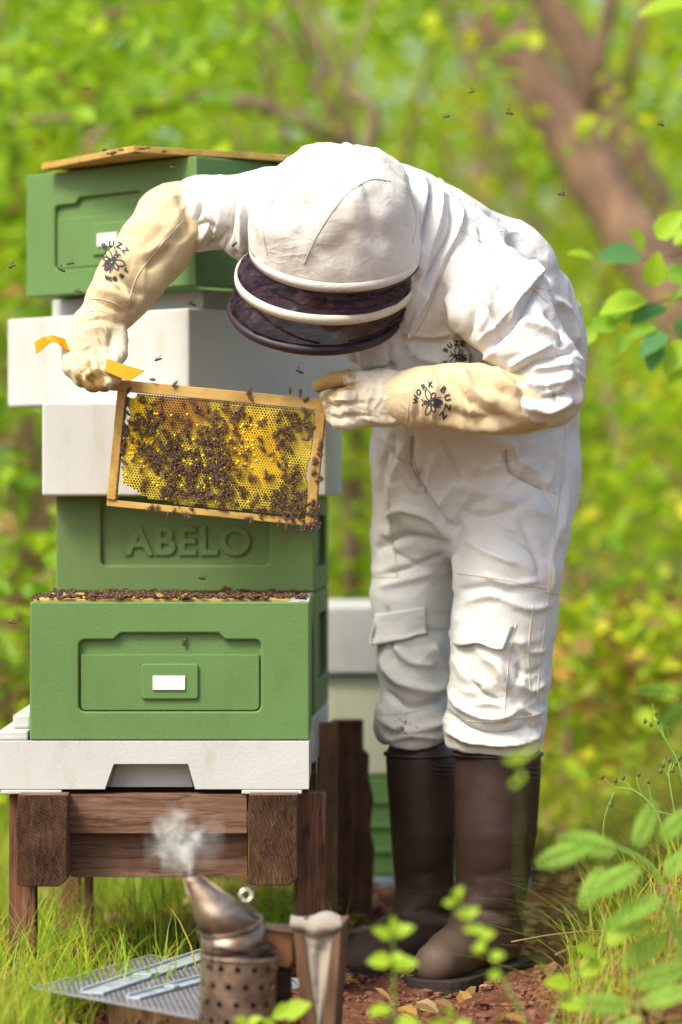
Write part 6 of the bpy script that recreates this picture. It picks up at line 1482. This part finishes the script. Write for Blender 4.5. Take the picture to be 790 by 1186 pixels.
def sprig(base, pts, Y, leaves, label, r=.0018, size=.025, mat='leafA', lm=None, name='seedling'):
    """low plant: stem through photograph points, leaf pairs along it"""
    b = Vector(P(base[0], base[1], Y)); b.z = gz(b.x, b.y)-.003; root = empty(name, tuple(b), label=label, cat='plant')
    q = [np.zeros(3)]+[P(a, c, Y)-np.array(b) for a, c in pts]; q = spline(q, 5); mb = MB(); mb.tube(q, [r*(1-.6*i/len(q)) for i in range(len(q))], 6); mb.build('stem', M['stemg'], root, smooth=True)
    me = lm or leaf_mesh('leaf', size, size*.72, mat)
    for i, (px, py, dx, dz, s) in enumerate(leaves):
        o = link('leaf', me, root); orient(o, Vector(P(px, py, Y))-b, (dx, -.4+.3*math.sin(i*2.3), dz), (.2*math.sin(i), -.8, .6), .3*math.sin(i*4), s)
    return root
def near_plants():
    # all of these stand between the lens and the boots, so they render out of focus
    sprig((455, 1240), [(456, 1180), (456, 1120), (455, 1080)], 4.25, [(452, 1085, -.9, .5, 1.1), (456, 1082, .9, .4, 1.2), (455, 1078, 0, 1, 1), (453, 1112, -1, 0, 1.3), (457, 1118, 1, .2, 1.3), (452, 1168, -1, -.1, 1.4), (458, 1186, 1, .1, 1.4), (455, 1105, .6, -.4, .9)], 'blurred green seedling with paired leaves in front of the far boot')
    sprig((640, 1250), [(610, 1190), (575, 1120), (545, 1065), (528, 1040)], 4.15, [(545, 1062, -1, .4, .8), (540, 1062, .9, .7, .8), (532, 1045, -.5, .9, .8), (528, 1040, .5, 1, .7), (552, 1075, -1, -.1, .7), (556, 1085, .9, .4, .9), (538, 1050, .2, -1, .7), (563, 1098, -1, 0, .8), (568, 1108, .9, .2, .8), (527, 1045, -1, 0, .6), (560, 1090, -.6, -.7, .7), (548, 1075, .9, -.3, .8), (580, 1130, -1, .1, .7)], 'blurred arching plant with small round leaves before the near boot', size=.026)
    sprig((700, 1260), [(660, 1180), (615, 1080), (600, 1000), (603, 940), (600, 890)], 3.75, [(602, 885, -.7, .7, .8), (600, 880, .8, .5, .8), (603, 895, .2, -1, .6), (598, 880, -.9, .1, .8), (600, 905, -.8, -.4, .6), (612, 872, .7, .6, .7)], 'tall blurred shoot with tiny leaves reaching up to the trouser hem', size=.018, r=.0006)
    sprig((520, 1260), [(522, 1200)], 4.3, [(520, 1190, -1, .3, 1.2), (523, 1192, .9, .4, 1.2), (521, 1180, 0, 1, .9)], 'small blurred seedling at the bottom edge below the near boot')
    sprig((330, 1250), [(332, 1200), (336, 1170), (341, 1165)], 4.55, [(330, 1176, .9, .55, 1.2), (338, 1166, -.8, -.4, .9), (320, 1190, -.8, .6, .8)], 'little green leaf shoot in front of the smoker', size=.036)
    sprig((288, 1250), [(288, 1200), (287, 1185)], 4.5, [(287, 1186, -.8, .5, 1), (288, 1186, .8, .5, 1)], 'tiny leaf tip before the smoker base', size=.022)
    sprig((620, 1240), [(640, 1180), (668, 1130), (700, 1095)], 4.6, [(660, 1140, -1, .2, 1), (672, 1128, .8, .5, 1.1), (690, 1105, -.8, .4, 1), (702, 1092, .8, .5, 1.1), (650, 1160, .9, -.1, 1)], 'loose leafy stem at the lower right beside the near boot', size=.04)
    def frond_mesh(L, W_):
        mb = MB(); n = 9
        mb.tube([(0, L*t, -.18*L*t*t) for t in np.linspace(0, 1, 6)], [.0011*(1-.7*t) for t in np.linspace(0, 1, 6)], 4)
        lf = leaf_mesh('tmp', 1, .36, 'leafA', teeth=7, lobes=False); lv = [v.co.copy() for v in lf.vertices]; lq = [tuple(p.vertices) for p in lf.polygons]; bpy.data.meshes.remove(lf)
        for i in range(n+1):
            t = .12+.88*i/n; ln = W_*math.sin(math.pi*min(.96, t**.8*.93+.04))**.7*(.9 if i < n else .5)
            for s_ in ((-1, 1) if i < n else (0,)):
                a = s_*R(62-18*t); ca, sa = math.cos(a), math.sin(a)
                out = []
                for v in lv:
                    x, y, z = v.x*ln, v.y*ln, v.z*ln; out.append((x*ca+y*sa, L*t-x*sa+y*ca, -.18*L*t*t+z-.10*abs(s_)*y*y/W_))
                mb.add(out, lq)
        return mb.mesh('frond', [M['leafF']], True)
    fern = frond_mesh(.085, .026)
    for (bx_, pts, Y, lv, lab) in (
        ((800, 1240), [(790, 1120), (765, 1020), (725, 985), (680, 975)], 4.5, [(690, 975, -1, -.25, 1.1), (720, 985, -1, .25, 1.1), (745, 1000, -.9, -.3, 1.2), (735, 985, .3, .9, .9), (765, 1015, .6, .6, 1.1), (770, 1035, -1, -.3, 1.2), (785, 1060, .9, 0, 1.2), (760, 975, .6, .7, .9), (700, 1000, -.5, -.8, .9)], 'pale cut leaved herb arching in from the right over the bank'),
        ((830, 1260), [(815, 1160), (790, 1090), (760, 1070)], 4.5, [(760, 1070, -1, .1, 1), (775, 1080, -.8, -.5, 1), (790, 1090, -.3, .9, .9), (800, 1120, -1, -.2, 1.1)], 'second pale cut leaved herb lower on the right bank'),
        ((760, 1300), [(750, 1200), (735, 1160)], 4.45, [(735, 1165, -1, .2, 1), (738, 1165, .9, .4, 1), (740, 1175, -.7, -.4, .9), (750, 1200, .9, .2, 1)], 'cut leaved herb in the lower right corner'),
        ((840, 900), [(830, 850), (800, 815), (775, 800)], 6.2, [(778, 800, -1, .1, .9), (795, 812, -.6, -.7, 1), (815, 830, -.9, .4, 1.1), (790, 805, .3, .9, .8)], 'soft leafy herb at the right edge above the bank')):
        sprig(bx_, pts, Y, lv, lab, lm=fern, r=.003, name='herb')
    # wiry flower stalks with buds on the bank
    def stalk(base, Y, segs, buds, lab):
        b = Vector(P(base[0], base[1], Y)); b.z = gz(b.x, b.y)-.002; root = empty('flower_stalk', tuple(b), label=lab, cat='plant')
        for i, sg in enumerate(segs):
            q = spline([P(a, c, Y)-np.array(b) for a, c in sg], 5); mb = MB(); mb.tube(([(0, 0, 0)] if i == 0 else [])+[tuple(x) for x in q], .0011 if i else .0016, 5); mb.build('stem', M['stemg'], root, smooth=True)
        for (a, c) in buds:
            mb = MB(); p = P(a, c, Y)-np.array(b); mb.ell(tuple(p), (.0032, .0032, .0050), 8, 6); mb.build('bud', M['budb'], root, smooth=True)
    stalk((772, 1010), 5.5, [[(775, 985), (760, 940), (735, 916), (712, 912), (700, 902)], [(735, 916), (722, 905), (714, 906)], [(745, 925), (738, 905), (740, 898)], [(755, 935), (752, 912), (750, 906)], [(712, 918), (706, 930), (700, 950), (698, 975)], [(760, 940), (780, 945), (795, 960)]], [(698, 900), (713, 904), (722, 901), (740, 897), (751, 905), (708, 932)], 'wiry stalk with small dark buds beside the near boot')
    stalk((800, 1000), 5.4, [[(795, 950), (788, 890), (770, 855), (758, 832)], [(770, 855), (765, 838), (757, 832)], [(766, 848), (752, 836), (745, 834)], [(762, 840), (758, 825), (756, 815)]], [(754, 839), (747, 835), (760, 826), (762, 836)], 'taller thin stalk with tiny flowers near the right edge')
    stalk((790, 1000), 5.35, [[(785, 960), (775, 900), (778, 885)], [(775, 900), (768, 888), (770, 880)], [(776, 893), (785, 880)]], [(768, 886), (775, 880), (783, 884), (779, 892), (787, 878), (765, 893)], 'clump of green seed heads at the right edge')
    # straws lying on the soil
    for (a, b, Y, lab) in (((592, 1091), (722, 1078), 5.3, 'long dry straw lying right of the near boot'), ((618, 1127), (660, 1127), 5.0, 'short pale straw below the long one'), ((643, 1106), (692, 1095), 5.1, 'thin straw between the two pale ones')):
        p = P(*a, Y); q = P(*b, Y+.1); mb = MB(); mb.tube([p+(q-p)*t+np.array([0, 0, .006*math.sin(math.pi*t)]) for t in np.linspace(0, 1, 8)], .0012, 5); o = mb.build('straw', M['dry'], None, smooth=True); tag(o, lab, 'straw')
    # a stick of wood lying behind the boots
    mb = MB(); p = P(385, 1094, 5.95); q = P(455, 1082, 6.15); mb.tube([p, (p+q)/2+np.array([0, 0, .008]), q], [.014, .018, .015], 9); o = mb.build('fallen_branch', M['barkp'], None, smooth=True); tag(o, 'pale fallen branch on the soil behind the far boot', 'branch')
    # long yellow blades at the lower left
    def long_blade(pts, Y, lab, w_=.0022):
        q = spline([P(a, c, Y) for a, c in pts], 6); mb = MB(); mb.tube([tuple(x) for x in q], [w_*(1-.75*i/len(q)) for i in range(len(q))], 5, flat=.4); o = mb.build('grass_blade', M['grass2'], None, smooth=True); tag(o, lab, 'grass blade')
    long_blade([(52, 1175), (42, 1120), (20, 1060), (-15, 1000)], 5.08, 'long yellow grass blade leaning across the stand leg'); long_blade([(50, 1178), (35, 1110), (5, 1050), (-20, 1020)], 5.06, 'second long yellow blade just left of the first')
    long_blade([(48, 1140), (35, 1118), (15, 1108)], 5.1, 'short yellow blade bent against the stand leg')
    long_blade([(74, 1150), (72, 1110), (80, 1092), (120, 1082), (165, 1088)], 5.45, 'grass blade arched over under the stand')
    long_blade([(-30, 1165), (15, 1175), (60, 1200)], 5.0, 'grass blade drooping across the lower left corner')
near_plants()
